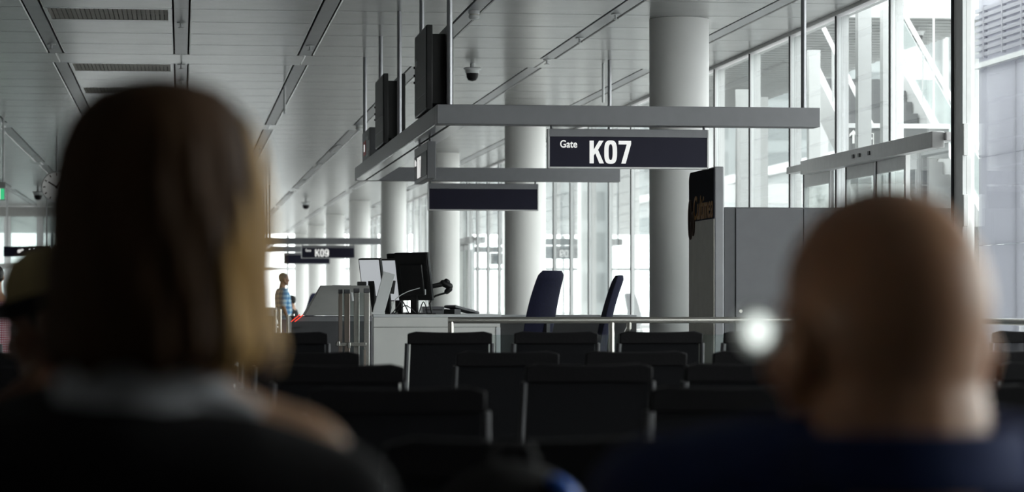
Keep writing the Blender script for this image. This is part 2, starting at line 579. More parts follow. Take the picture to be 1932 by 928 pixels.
def dome_camera(loc, stem, r, label, name='security_camera'):
    g = empty(name, loc, label=label, cat='security camera', group='dome cameras')
    MB().lathe([(0.028 * r, 0), (0.028 * r, -stem)], n=14).build('stem', M['white'], g, smooth=True)
    MB().lathe([(0.10 * r, -stem), (0.115 * r, -stem - 0.012 * r), (0.09 * r, -stem - 0.03 * r), (0.085 * r, -stem - 0.07 * r)], n=24).build('housing', M['white'], g, smooth=True)
    MB().lathe([(0.078 * r, -stem - 0.07 * r), (0.072 * r, -stem - 0.12 * r), (0.05 * r, -stem - 0.155 * r), (0.006 * r, -stem - 0.17 * r)], n=24).build('dome', M['screen'], g, smooth=True)

def on_ceiling(px, py):
    u = (px - CX) / F_PX
    Y = 2.85 * (cs - u * sn) / ((HY - py) / F_PX)
    return (ratio(px) * Y, Y, CEIL)

dome_camera(on_ceiling(891, 120), 0.05, 0.95, 'white dome camera with smoked lens hanging beside the upper screen')
dome_camera(on_ceiling(577, 374), 0.10, 1.2, 'small dark dome camera far above the distant gate sign')
dome_camera(on_ceiling(72, 352), 0.12, 1.3, 'small dark dome camera on ceiling beside the round clock')

# thin white suspension rods
def rod(px, y0, y1, label):
    p = on_ceiling(px, y0)
    z = PZ(px, y1, p[1])
    o = MB().tube([(0, 0, 0), (0, 0, z - CEIL)], 0.016, 8).build('suspension_rod', M['white'], None, smooth=True, loc=p)
    tag(o, label, 'rod', 'white suspension rods')
rod(537, 163, 214, 'short white rod hanging from ceiling right of the brown hair')
rod(1138, 120, 193, 'thin white rod hanging just left of the rear right post')

# columns
for k in range(8):
    lab = ['thick round white column behind the gate sign, the closest', 'round white column behind the large blue office chair',
           'round white column behind the black computer monitor', 'round white column left of the blank hanging sign',
           'round white column above the pale screens on the counter', 'round white column right of the distant gate sign end',
           'round white column directly behind the distant gate sign', 'farthest round white column left of distant gate sign'][k]
    o = MB().lathe([(0.30, 0), (0.30, CEIL - 0.002)], n=64).build('column', M['plaster'], None, smooth=True, loc=(4.98, 26.3 + 12.05 * k, 0))
    tag(o, lab, 'column', 'round white columns', 'structure')

# window wall on the right
win = empty('window_1', (0, 0, 0), label='floor to ceiling window wall with slim silver posts along the hall', cat='window', kind='structure')
MY0, MP = 21.5, 2.0
mull = None
HEADZ = CEIL - 0.006
ys = [MY0 + MP * k for k in range(-10, 45)]
for y in ys:
    if y > Y_E - 0.5:
        continue
    if abs(y - MY0) < 0.01:
        continue
    if mull is None:
        mull = MB().box(GX, GX + 0.05, -0.02, 0.02, 0, HEADZ).box(GX + 0.05, GX + 0.12, -0.022, 0.022, 0, HEADZ).build('mullion', M['white'], win, loc=(0, y, 0))
        gk = MB().box(GX - 0.012, GX - 0.001, -0.013, 0.013, 0, HEADZ).build('gasket', M['gasket'], mull)
    else:
        c = part(mull, win, (0, y, 0))
        part(gk, c)
pane_near = None
farp = MB()
for k in range(-11, 45):
    y = MY0 + MP * k
    if y + MP > Y_E:
        continue
    if -4 <= k <= 25:
        if pane_near is None:
            pane_near = MB().box(GX + 0.02, GX + 0.03, 0.025, MP - 0.025, 0.06, HEADZ - 0.05).build('pane', M['glass'], win, loc=(0, y, 0))
        else:
            part(pane_near, win, (0, y, 0))
    else:
        farp.box(GX + 0.02, GX + 0.03, y + 0.025, y + MP - 0.025, 0.06, HEADZ - 0.05)
tag(farp.build('far_panes', M['glass'], win), kind='stuff')
MB().box(GX - 0.02, GX + 0.14, MY0 - 10 * MP, Y_E, HEADZ - 0.028, HEADZ + 0.1).build('head_rail', M['alu'], win)
MB().box(GX - 0.03, GX + 0.14, MY0 - 10 * MP, Y_E, 0.0, 0.08).build('sill', M['alu'], win)
wr = MB().box(GX, GX + 0.25, Y_B, MY0 - 10.25 * MP, 0, CEIL + 0.1).build('wall_right', M['wallp'])
tag(wr, 'plain wall right of the camera before the windows begin', 'wall', kind='structure')
# thick door post
pst = empty('trim_1', (GX, MY0 - 0.12, 0), label='thick grey door post at the near end of the sliding door', cat='post', kind='structure')
MB().box(-0.02, 0.05, -0.30, 0.10, 0, HEADZ).build('casing', M['alu'], pst, bevel=0.006)
MB().box(-0.035, -0.02, 0.045, 0.085, 0, HEADZ).build('gasket', M['gasket'], pst)
MB().box(-0.05, -0.02, -0.30, -0.24, 0, HEADZ).build('edge_strip', M['white'], pst)
for z in (CAM_H + 1.20, CAM_H + 0.62):
    MB().box(-0.06, -0.02, -0.36, -0.30, z, z + 0.26).build('hinge', M['alu'], pst, bevel=0.004)

# automatic door portal in the window wall
def portal(y0, name, label):
    d = empty(name, (GX, y0, 0), label=label, cat='door', kind='structure')
    L = 5.9
    zt = CAM_H + 1.41
    MB().box(-0.05, 0.06, 0.0, L, zt - 0.055, zt + 0.015).build('transom', M['alu'], d, bevel=0.004)
    MB().box(-0.16, -0.05, 0.05, L - 1.1, zt - 0.115, zt + 0.022).build('operator_box', M['alu'], d, bevel=0.006)
    for yy in (2.40, 2.62, 2.05):
        MB().box(-0.172, -0.16, yy, yy + 0.06, zt - 0.065, zt - 0.03).build('sensor', M['darkgrey'], d)
    for a, b in ((L - 0.75, L - 1.9), (2.3, 3.4), (1.25, 2.28)):
        a, b = min(a, b), max(a, b)
        lf = MB()
        zz = zt - 0.06
        lf.box(-0.05, -0.01, a, a + 0.055, 0.02, zz).box(-0.05, -0.01, b - 0.055, b, 0.02, zz)
        lf.box(-0.05, -0.01, a + 0.055, b - 0.055, zz - 0.17, zz).box(-0.05, -0.01, a + 0.055, b - 0.055, 0.02, 0.16)
        o = lf.build('door_leaf', M['alu'], d)
        MB().box(-0.035, -0.027, a + 0.055, b - 0.055, 0.16, zz - 0.17).build('pane', M['glass'], o)
        MB().box(-0.055, -0.05, b - 0.052, b - 0.02, 0.02, zz).build('gasket', M['gasket'], o)
    return d
portal(MY0 + 0.05, 'door_1', 'glass sliding door with silver header in the window wall')
portal(MY0 + 36.0, 'door_2', 'distant glass sliding door seen between the white columns')

# other sides of the hall
wb = MB().box(X_L, GX + 0.2, Y_B - 0.2, Y_B, 0, CEIL + 0.1).build('wall_back', M['wallp'])
tag(wb, 'plain dark wall behind the seats', 'wall', kind='structure')
wlft = empty('wall_left', (X_L, 0, 0), label='grey panelled wall along the left of the hall', cat='wall', kind='structure')
LYS = 70.0
MB().box(-0.2, 0, Y_B, LYS, 0, CEIL + 0.1).build('core', M['walld'], wlft)
for k in range(19):
    y = Y_B + 4.0 * k
    if k == 0:
        wp0 = MB().box(0.0, 0.02, 0.01, 3.99, 0.1, CEIL - 0.02).build('panel', M['wallp'], wlft, loc=(0, y, 0))
    else:
        part(wp0, wlft, (0, y, 0))
win3 = empty('window_3', (X_L, LYS, 0), label='glazed left side of the hall farther along', cat='window', kind='structure')
lm = lp0 = None
for k in range(11):
    y = 4.0 * k
    if lm is None:
        lm = MB().box(-0.15, 0, -0.04, 0.04, 0, CEIL).build('mullion', M['white'], win3, loc=(0, y, 0))
        lp0 = MB().box(-0.08, -0.07, 0.04, 3.96, 0.1, CEIL).build('pane', M['glass'], win3, loc=(0, y, 0))
    else:
        part(lm, win3, (0, y, 0))
        if LYS + y + 4 < Y_E: part(lp0, win3, (0, y, 0))
# far end: glazed wall
we = empty('wall_end', (0, Y_E, 0), label='glazed wall closing the far end of the hall', cat='wall', kind='structure')
nx = 8
for k in range(nx + 1):
    x = X_L + (GX - X_L) * k / nx
    MB().box(x - 0.05, x + 0.05, 0, 0.12, 0, CEIL).build('mullion', M['white'], we)
    if k < nx:
        MB().box(x + 0.05, x + (GX - X_L) / nx - 0.05, 0.05, 0.06, 0.1, CEIL).build('pane', M['glass'], we)
MB().box(X_L, GX, -0.02, 0.14, 2.5, 2.62).build('transom', M['white'], we)

# ------------------------------------------------------------------ outside
ap = MB().box(GX + 0.3, 260, -60, 320, -0.25, -0.05).build('ground', M['concrete'])
tag(ap, 'pale concrete apron outside the windows', 'ground', kind='structure')
ap3 = MB().box(-200, X_L - 0.25, -60, 320, -0.25, -0.05).build('ground', M['concrete'])
tag(ap3, 'pale concrete apron left of the hall', 'ground', kind='structure')
ap2 = MB().box(X_L - 0.25, GX + 0.3, Y_E + 0.3, 320, -0.25, -0.05).build('ground', M['concrete'])
tag(ap2, 'pale concrete apron beyond the far end of the hall', 'ground', kind='structure')

# lavender clad annex wall beyond the near panes
LX = 8.0
AY0, AY1 = 23.6, 26.0
cw = empty('wall_annex', (LX, 0, 0), label='lavender grey frosted screen wall outside the right hand panes', cat='wall', kind='structure')
for yy in (AY0, (AY0 + AY1) / 2 - 0.02, AY1 - 0.04):
    MB().box(0.045, 0.12, yy, yy + 0.04, -0.05, 4.55).build('frame_post', M['alu'], cw)
MB().box(0.0, 0.04, AY0, AY1, 3.49, 4.55).build('upper_panel', M['lavender'], cw)
pm = None
for kz in range(4):
    for ky in range(2):
        y = AY0 + 1.2 * ky
        z = -0.05 + 0.885 * kz
        if pm is None:
            pm = MB().box(0, 0.04, 0.003, 1.197, 0.003, 0.882).build('panel', M['lavender'], cw, loc=(0, y, z))
        else:
            part(pm, cw, (0, y, z))
MB().box(-0.06, -0.001, AY0, AY1, 3.50, 3.55).build('ledge', M['white'], cw)
sm = None
for k in range(8):
    z = 3.61 + 0.065 * k
    if sm is None:
        sm = MB().box(-0.04, -0.002, AY0, AY1, 0, 0.038).build('slat', M['lavender'], cw, loc=(0, 0, z))
    else:
        part(sm, cw, (0, 0, z))
for k in range(4):
    MB().box(-0.045, -0.001, AY0 + 0.3 + 0.6 * k, AY0 + 0.33 + 0.6 * k, 3.59, 4.12).build('upright', M['lavender'], cw)

# stairs rising away from the door, outside
st = empty('staircase', (8.28, 27.4, 0), label='grey steel staircase with white stringers rising beyond the sliding door', cat='staircase')
NST, RISE, RUN = 24, 0.17, 0.285
for k in range(NST):
    o = MB().box(0.05, 1.10, RUN * k, RUN * (k + 1) + 0.03, RISE * k - 0.08, RISE * (k + 1)).build('step', M['step'], st)
for x0, x1 in ((-0.06, 0.03), (1.12, 1.22)):
    m = MB()
    a = [(0, -0.05), (RUN * NST, RISE * NST - 0.22), (RUN * NST, RISE * NST + 0.30), (0, 0.40)]
    m.add([(x0, y, z) for y, z in a] + [(x1, y, z) for y, z in a], [(0, 1, 2, 3), (7, 6, 5, 4), (0, 4, 5, 1), (1, 5, 6, 2), (2, 6, 7, 3), (3, 7, 4, 0)])
    m.build('stringer', M['outwhite'], st)
    MB().tube([((x0 + x1) / 2, 0, 1.05), ((x0 + x1) / 2, RUN * NST, RISE * NST + 1.0)], 0.03, 10).build('handrail', M['alu'], st, smooth=True)
    for k in range(0, NST + 1, 5):
        MB().tube([((x0 + x1) / 2, RUN * k + .001, RISE * k + 0.2), ((x0 + x1) / 2, RUN * k, RISE * k + 1.03)], 0.018, 8).build('baluster', M['outwhite'], st, smooth=True)
    if x0 < 0:
        continue
    m = MB()
    a = [(0.1, 0.50), (RUN * NST, RISE * NST + 0.42), (RUN * NST, RISE * NST + 0.9), (0.1, 0.95)]
    xm = (x0 + x1) / 2
    m.add([(xm - .006, y, z) for y, z in a] + [(xm + .006, y, z) for y, z in a], [(0, 1, 2, 3), (7, 6, 5, 4), (0, 4, 5, 1), (1, 5, 6, 2), (2, 6, 7, 3), (3, 7, 4, 0)])
    m.build('glass_panel', M['frost'], st)

# slatted canopy over the stairs
cn = empty('canopy', (7.5, 36.2, CAM_H + 4.0), label='white slatted canopy soffit outside above the staircase', cat='canopy')
MB().box(0, 4.0, 0, 20, 0.18, 0.30).build('deck', M['soffit'], cn)
MB().box(0, 4.0, -0.06, 0.0, -0.02, 0.60).build('fascia', M['outwhite'], cn)
sm2 = None
for k in range(49):
    if sm2 is None:
        sm2 = MB().box(0, 4.0, 0, 0.26, 0.0, 0.05).build('slat', M['soffitslat'], cn, loc=(0, 0.05, 0))
    else:
        part(sm2, cn, (0, 0.05 + 0.40 * k, 0))
for yy in (0.2, 9.8, 19.6):
    MB().box(3.7, 3.9, yy, yy + 0.2, -CAM_H - 4.05, 0.2).build('post', M['white'], cn)
dome_camera((PX(1731, 37.5), 37.5, CAM_H + 3.995), 0.05, 1.0, 'white dome camera under the canopy outside, seen through glass')

# slim white posts outside
for k, (px, X) in enumerate(((1629, 7.0), (1672, 7.3), (1535, 7.6), (1402, 8.0), (1184, 7.6), (1440, 8.6))):
    Y = X / ratio(px)
    lab = ['slim white outdoor post between the second and third window bars', 'thin white outdoor post close behind the window bar by the stairs',
           'slim white outdoor post behind the end of the grey beam', 'slim white outdoor post left of the grey cabinet top',
           'bright white outdoor post just left of the thick column', 'slim white outdoor post above the grey cabinet'][k]
    w = [0.07, 0.05, 0.07, 0.10, 0.16, 0.06][k]
    o = MB().box(-w, w, -0.06, 0.06, -0.05, 4.2).build('outdoor_post', M['outwhite'], None, loc=(X, Y, 0))
    tag(o, lab, 'post', 'white outdoor posts')

# direction sign outside
dy = 27.75
sx0, sx1 = PX(1597, dy), PX(1790, dy)
ds = empty('direction_sign', (sx0, dy, PZ(1690, 280, dy)), label='grey hanging direction sign with white arrow outside the glass', cat='sign')
W_, H_ = sx1 - sx0, (300 - 244) / F_PX * dy * 1.02
MB().box(0, W_, 0, 0.12, -0.10, H_ - 0.10).build('sign_face', M['signgrey'], ds)
MB().box(-0.01, W_ + 0.01, -0.01, 0.13, H_ - 0.10, H_ - 0.05).build('top_rail', M['white'], ds)
ar = MB()
ar.prism([(0.018, 0), (0.042, 0), (0.042, 0.10), (0.075, 0.067), (0.075, 0.098), (0.03, 0.145), (-0.015, 0.098), (-0.015, 0.067), (0.018, 0.10)], 0.005,
         Matrix.Translation((0.045, -0.004, 0.05)) @ Matrix.Rotation(PI / 2, 4, 'X'))
ar.build('arrow', M['letter'], ds)
MB().box(0.235, 0.30, -0.006, -0.001, -0.09, -0.02).build('exit_mark', M['green'], ds)
MB().box(0.305, 0.40, -0.006, -0.001, -0.09, -0.03).build('exit_plate', M['paleface'], ds)
tm = MB()
tm.box(0.235, 0.285, -0.006, -0.001, 0.095, 0.115).box(0.252, 0.268, -0.006, -0.001, 0.04, 0.095)
tm.build('letter', M['letter'], ds)
tm = MB()
tm.box(0.225, 0.30, -0.006, -0.001, 0.155, 0.162).box(0.293, 0.30, -0.006, -0.001, 0.0, 0.155)
tm.build('pictogram_frame', M['letter'], ds)
for xx in (0.15, W_ - 0.15):
    MB().tube([(xx, 0.06, H_ - 0.05), (xx, 0.06, 3.0)], 0.012, 8).build('hanger', M['white'], ds)

# covered walkway that slopes up beyond the windows
jb = empty('boarding_bridge', (15.0, 50, 0), label='pale boarding bridge sloping up outside the window wall', cat='boarding bridge')
def sloped(x0, x1, ya, yb, za, zb, h, name, m):
    mb = MB()
    a = [(ya, za), (yb, zb), (yb, zb + h), (ya, za + h)]
    mb.add([(x0, y, z) for y, z in a] + [(x1, y, z) for y, z in a], [(0, 1, 2, 3), (7, 6, 5, 4), (0, 4, 5, 1), (1, 5, 6, 2), (2, 6, 7, 3), (3, 7, 4, 0)])
    return mb.build(name, m, jb)
sloped(0, 3, 0, 34, 1.2, 2.6, 0.9, 'lower_panel', M['outwhite'])
sloped(0.05, 2.95, 0, 34, 2.1, 3.5, 0.9, 'window_band', M['facade_glass'])
sloped(0, 3, 0, 34, 3.0, 4.4, 0.5, 'roof', M['outwhite'])
for yy, hh in ((4, 1.3), (28, 2.3)):
    MB().box(1.2, 1.8, yy, yy + 0.6, -0.05, hh).build('support', M['alu'], jb)

def block(x0, x1, y0, y1, h, nwin, rows, label):
    b = empty('terminal_building', ((x0 + x1) / 2, y0, 0), label=label, cat='building')
    hx = (x1 - x0) / 2
    MB().box(-hx, hx, 0, y1 - y0, -0.05, h).build('wall', M['facade'], b)
    MB().box(-hx - .3, hx + .3, -.3, y1 - y0 + .3, h, h + 0.5).build('roof', M['white'], b)
    L = (y1 - y0) / nwin
    w0 = None
    for r in range(rows):
        for k in range(nwin):
            loc = (-hx - 0.05, L * k + L * 0.15, 1.0 + r * (h - 1.0) / rows)
            if w0 is None:
                w0 = MB().box(0, 0.08, 0, L * 0.7, 0, (h - 1.0) / rows * 0.7).build('window', M['facade_glass'], b, loc=loc)
            else:
                part(w0, b, loc)
block(34, 50, 95, 200, 8.5, 10, 2, 'grey terminal building far across the apron')
b = empty('terminal_building', (55, 250, 0), label='pale long terminal facade far beyond the windows, filling the gaps between columns', cat='building')
MB().box(-42, 42, 0, 14, -0.05, 33).build('wall', M['facade'], b)
MB().box(-42.5, 42.5, -.6, 14.5, 33, 34).build('roof', M['soffit'], b)
w0 = None
for r in range(8):
    for k in range(28):
        loc = (-41 + 3.0 * k, -0.06, 1.2 + 3.9 * r)
        if w0 is None:
            w0 = MB().box(0, 2.1, 0, 0.1, 0, 2.7).build('window', M['pale_pane'], b, loc=loc)
        else:
            part(w0, b, loc)
for k in range(0, 29, 4):
    MB().box(-41.5 + 3.0 * k - .25, -41.5 + 3.0 * k + .25, -0.5, 0, -0.05, 33).build('pilaster', M['outwhite'], b)

# ------------------------------------------------------------------ lettering
def glyph_loops(ch):
    def sup(cx, cy, w, h, e=3.0, n=40):
        out = []
        for k in range(n):
            t = 2 * PI * k / n
            c, s = math.cos(t), math.sin(t)
            out.append((cx + w / 2 * math.copysign(abs(c) ** (2 / e), c), cy + h / 2 * math.copysign(abs(s) ** (2 / e), s)))
        return out
    if ch == 'K':
        return [[[(0, 0), (.17, 0), (.17, .34), (.235, .45), (.40, 0), (.585, 0), (.345, .60), (.57, 1), (.39, 1), (.17, .60), (.17, 1), (0, 1)]]], .60
    if ch == '0':
        return [[sup(.26, .5, .52, 1.03), sup(.26, .5, .17, .70, 2.6)]], .565
    if ch == '7':
        return [[[(.02, 1), (.53, 1), (.53, .86), (.31, 0), (.13, 0), (.355, .84), (.02, .84)]]], .56
    if ch == '9':
        ring = [sup(.26, .665, .52, .70), sup(.26, .665, .18, .40, 2.6)]
        stem = [[(.36, .22), (.52, .28), (.52, .68), (.36, .68)]]
        n = 16
        outer = [(.26 + .26 * math.cos(t), .24 + .255 * math.sin(t)) for t in [PI * (1.0 + k / n) for k in range(n + 1)]]
        inner = [(.26 + .10 * math.cos(t), .24 + .11 * math.sin(t)) for t in [PI * (2.0 - k / n) for k in range(n + 1)]]
        tail = [outer + [(.52, .30), (.36, .30)] + inner]
        return [ring, stem, tail], .565
    return [], 0.3

def digits(word, h, m, parent, loc, rot, xs=1.0, depth=0.004):
    x = 0.0
    for ch in word:
        groups, adv = glyph_loops(ch)
        cu = bpy.data.curves.new('letter', 'CURVE')
        bm_all = []
        first = None
        meshes = []
        for loops in groups:
            c2 = bpy.data.curves.new('letter', 'CURVE')
            c2.dimensions = '2D'
            c2.fill_mode = 'BOTH'
            c2.extrude = depth / 2
            for lp in loops:
                sp = c2.splines.new('POLY')
                sp.points.add(len(lp) - 1)
                for i, (a, b) in enumerate(lp):
                    sp.points[i].co = (a * h * xs, b * h, 0, 1)
                sp.use_cyclic_u = True
            o = bpy.data.objects.new('tmp', c2)
            C.objects.link(o)
            meshes.append(bpy.data.meshes.new_from_object(o))
            bpy.data.objects.remove(o)
        mb = MB()
        for me in meshes:
            mb.add([tuple(v.co) for v in me.vertices], [tuple(p.vertices) for p in me.polygons])
        ob = mb.build('letter', m, parent)
        Mx = Matrix.Translation(loc) @ Euler(rot).to_matrix().to_4x4() @ Matrix.Translation((x * h * xs, 0, 0))
        ob.matrix_local = Mx
        x += adv

def text(body, size, m, parent, loc, rot, xs=1.0, offset=0.0, shear=0.0, name='lettering', align='LEFT', depth=0.002):
    cu = bpy.data.curves.new(name, 'FONT')
    cu.body = body
    cu.size = size
    cu.extrude = depth
    cu.offset = offset
    cu.shear = shear
    cu.align_x = align
    o = bpy.data.objects.new(name, cu)
    C.objects.link(o)
    me = bpy.data.meshes.new_from_object(o)
    bpy.data.objects.remove(o)
    me.materials.clear()
    me.materials.append(m)
    ob = bpy.data.objects.new(name, me)
    C.objects.link(ob)
    ob.parent = parent
    ob.location = loc
    ob.rotation_euler = rot
    ob.scale = (xs, 1, 1)
    return ob

FRONT = (PI / 2, 0, 0)              # readable from -Y
LEFTF = (PI / 2, 0, -PI / 2)        # readable from -X

# ------------------------------------------------------------------ gate frames (hung from the ceiling)
BX0, BX1, BY0, BY1 = 2.12, 5.0, 21.0, 30.8
BW = 0.11
BT, BB = CAM_H + 1.567, CAM_H + 1.412

def gate_frame(dyy, label):
    g = empty('overhead_gantry', (BX0, BY0 + dyy, BB), label=label, cat='gantry')
    def bx(m, x0, x1, y0, y1, z0, z1):
        return m.box(x0 - BX0, x1 - BX0, y0 - BY0, y1 - BY0, z0 - BB, z1 - BB)
    bx(MB(), BX0 - BW, BX1 + BW, BY0 - BW, BY0 + BW, BB, BT).build('front_beam', M['beam'], g, bevel=0.004)
    bx(MB(), BX0 - BW, BX1 + BW, BY1 - BW, BY1 + BW, BB, BT).build('rear_beam', M['beam'], g, bevel=0.004)
    sb = bx(MB(), BX0 - BW, BX0 + BW, BY0 + BW + .001, BY1 - BW - .001, BB + 0.012, BT).build('side_beam', M['beam'], g, bevel=0.004)
    bx(MB(), BX0 - BW + 0.004, BX0 - 0.014, BY0 + BW + .002, BY1 - BW - .002, BB, BB + 0.012).build('underside_rail', M['beamrail'], sb)
    bx(MB(), BX0 + 0.014, BX0 + BW + 0.03, BY0 + BW + .002, BY1 - BW - .002, BB, BB + 0.012).build('underside_rail', M['beamrail'], sb)
    bx(MB(), BX0 - 0.013, BX0 + 0.013, BY0 + BW + .002, BY1 - BW - .002, BB + 0.004, BB + 0.0125).build('slot', M['gasket'], sb)
    for (x, y) in [(BX0, BY0 + 2.45 * k) for k in range(5)] + [(BX1, BY0), (BX1, BY1)]:
        MB().tube([(x - BX0, y - BY0, BT - BB), (x - BX0, y - BY0, CEIL - BB - 0.001)], 0.022, 16).build('hanger_post', M['postmetal'], g, smooth=True)
    return g
gate_frame(0, 'grey hanging frame carrying the large gate sign and screens')
gate_frame(43.8, 'distant grey hanging frame carrying the small gate sign')

def gate_sign(yc, word, label, blank=False, x0=2.912, x1=4.203, trim_=True):
    z0 = CAM_H + 1.074
    g = empty('gate_sign', ((x0 + x1) / 2, yc, z0), label=label, cat='sign')
    w = (x1 - x0) / 2
    MB().box(-w, w, -0.045, 0.045, 0.008, 0.248).build('sign_panel', M['sign'], g, bevel=0.002)
    MB().box(-w, w, -0.050, 0.050, 0.248, 0.311).build('top_rail', M['beam'], g, bevel=0.003)
    MB().box(-w, w, -0.050, 0.050, -0.004, 0.008).build('bottom_rail', M['alu'], g)
    for s in (-1, 1):
        MB().box(s * w - 0.006, s * w + 0.006, -0.050, 0.050, -0.004, 0.311).build('end_cap', M['alu'], g)
        MB().tube([(s * (w - 0.025), 0, 0.311), (s * (w - 0.025), 0, BB - z0)], 0.010, 10).build('hanger', M['beam'], g)
    if not blank:
        text('Gate', 0.083, M['letter'], g, (-w + 0.088, -0.047, 0.162), FRONT, 0.86, 0.0012)
        digits(word, 0.182, M['letter'], g, (-w + 0.328, -0.047, 0.036), FRONT, 1.09)
    return g
gate_sign(BY0, 'K07', 'large dark navy hanging sign reading Gate K07')
gate_sign(BY0 + 43.8, 'K09', 'small distant navy hanging sign reading Gate K09')
xb0, xb1 = PX(808, BY1), PX(1014, BY1)
gate_sign(BY1, '', 'blank dark navy hanging sign under the rear beam', True, xb0, xb1)
gate_sign(BY1 + 43.8, '', 'blank distant navy sign just below the small gate sign', True, xb0, xb1)

# side facing little box sign below the frame corner
g = empty('side_sign', (BX0, 22.55, CAM_H + 1.06), label='small grey box sign hanging under the near frame corner', cat='sign')
MB().box(-0.035, 0.04, 0, 1.25, 0, 0.315).build('housing', M['beam'], g, bevel=0.004)
MB().box(-0.039, -0.0355, 0.03, 1.22, 0.03, 0.24).build('sign_face', M['sign'], g)
MB().tube([(0, 0.12, 0.315), (0, 0.12, BB - CAM_H - 1.06)], 0.012, 10).build('hanger', M['beam'], g)
MB().tube([(0, 1.1, 0.315), (0, 1.1, BB - CAM_H - 1.06)], 0.012, 10).build('hanger', M['beam'], g)
text('Gate', 0.083, M['letter'], g, (-0.041, 1.15, 0.155), LEFTF, 0.86, 0.0012)
digits('K07', 0.182, M['letter'], g, (-0.041, 0.90, 0.036), LEFTF, 1.09)

# small box with a red mark above the side beam
g = empty('notice_box', (BX0, 29.2, BT), label='small dark grey box with red mark standing on the side beam', cat='sign')
zt = PZ(716, 240, 29.2) - BT
MB().box(-0.06, 0.05, 0, 1.15, 0.001, zt).build('housing', M['darkgrey'], g, bevel=0.006)
MB().box(-0.064, -0.0605, 0.55, 0.95, 0.09, zt - 0.11).build('red_plate', M['redpaint'], g)
MB().box(-0.067, -0.0645, 0.68, 0.82, zt / 2 - 0.05, zt / 2 + 0.03).build('white_mark', M['letter'], g)
for z in (zt - 0.13, 0.06):
    MB().box(-0.064, -0.0605, 0.2, 0.45, z, z + 0.05).build('grey_mark', M['paleplast'], g)

# double sided displays on the side beam
def display(ya, yb, label, mark):
    g = empty('hanging_display', (BX0, (ya + yb) / 2, BT), label=label, cat='display', group='double sided displays on the gate frame')
    h = 0.70
    L = (yb - ya) / 2
    z0 = 0.02
    for s, nm in ((-1, 'monitor'), (1, 'monitor')):
        xa, xb = (-0.115, -0.065) if s < 0 else (0.055, 0.105)
        b = MB().box(xa, xb, -L, L, z0, z0 + h).build(nm, M['blackp'], g, bevel=0.006)
        xs_ = xa - 0.003 if s < 0 else xb + 0.001
        MB().box(xs_, xs_ + 0.002, -L + 0.02, L - 0.02, z0 + 0.02, z0 + h - 0.02).build('screen', M['screen'], b)
        if s < 0:
            for k, zz in enumerate((0.14, 0.28)):
                MB().box(xs_ - 0.002, xs_ - 0.0005, -L + 0.04, L - 0.04, z0 + zz, z0 + zz + 0.006).build('divider', M['blackp'], b)
            if mark:
                text(mark, 0.12, M['paleplast'], b, (xs_ - 0.003, L - 0.12, z0 + 0.42), LEFTF, 1.4)
    MB().box(-0.065, 0.055, -L + 0.15, L - 0.15, z0 + 0.06, z0 + h - 0.06).build('mount', M['blackp'], g, bevel=0.004)
    for zz in (0.38, 0.45, 0.32):
        MB().box(-0.125, -0.10, L, L + 0.02, zz, zz + 0.02).build('bracket', M['blackp'], g)
    MB().box(-0.05, 0.05, -0.2, 0.2, 0.001, z0 + 0.06).build('foot', M['darkgrey'], g)
display(21.75, 22.85, 'black double sided display on side beam, the closer of two', 'du')
display(26.45, 27.55, 'black double sided display on side beam, the farther of two', '')

# ------------------------------------------------------------------ service counter and its things
CY = 23.6
CT = PZ(820, 593, CY)
cx0, cx1 = PX(705, CY), PX(945, CY)
ct = empty('service_counter', ((cx0 + cx1) / 2, CY, 0), label='pale grey service counter with seamed front panels', cat='counter')
hw = (cx1 - cx0) / 2
zs = PZ(820, 617, CY)
MB().box(-hw + 0.03, hw - 0.05, 0.02, 0.78, 0.0, CT - 0.03).build('carcass', M['darkgrey'], ct)
MB().box(-hw, hw - 0.045, 0.0, 0.02, 0.08, zs - 0.002).build('lower_panel', M['counter'], ct, bevel=0.002)
MB().box(-hw, hw - 0.03, -0.005, 0.02, zs + 0.002, CT - 0.025).build('upper_panel', M['counter'], ct, bevel=0.002)
MB().box(-hw - 0.005, hw, -0.012, 0.80, CT - 0.025, CT).build('counter_top', M['paleplast'], ct, bevel=0.004)
MB().box(hw - 0.045, hw - 0.005, -0.01, 0.06, 0.0, zs - 0.003).build('corner_post', M['paleplast'], ct, bevel=0.003)
MB().box(hw - 0.03, hw - 0.0, 0.06, 0.79, 0.0, CT - 0.026).build('side_panel', M['counter'], ct)
MB().box(-hw + 0.02, hw - 0.06, 0.03, 0.7, 0.0, 0.08).build('plinth', M['blackp'], ct)

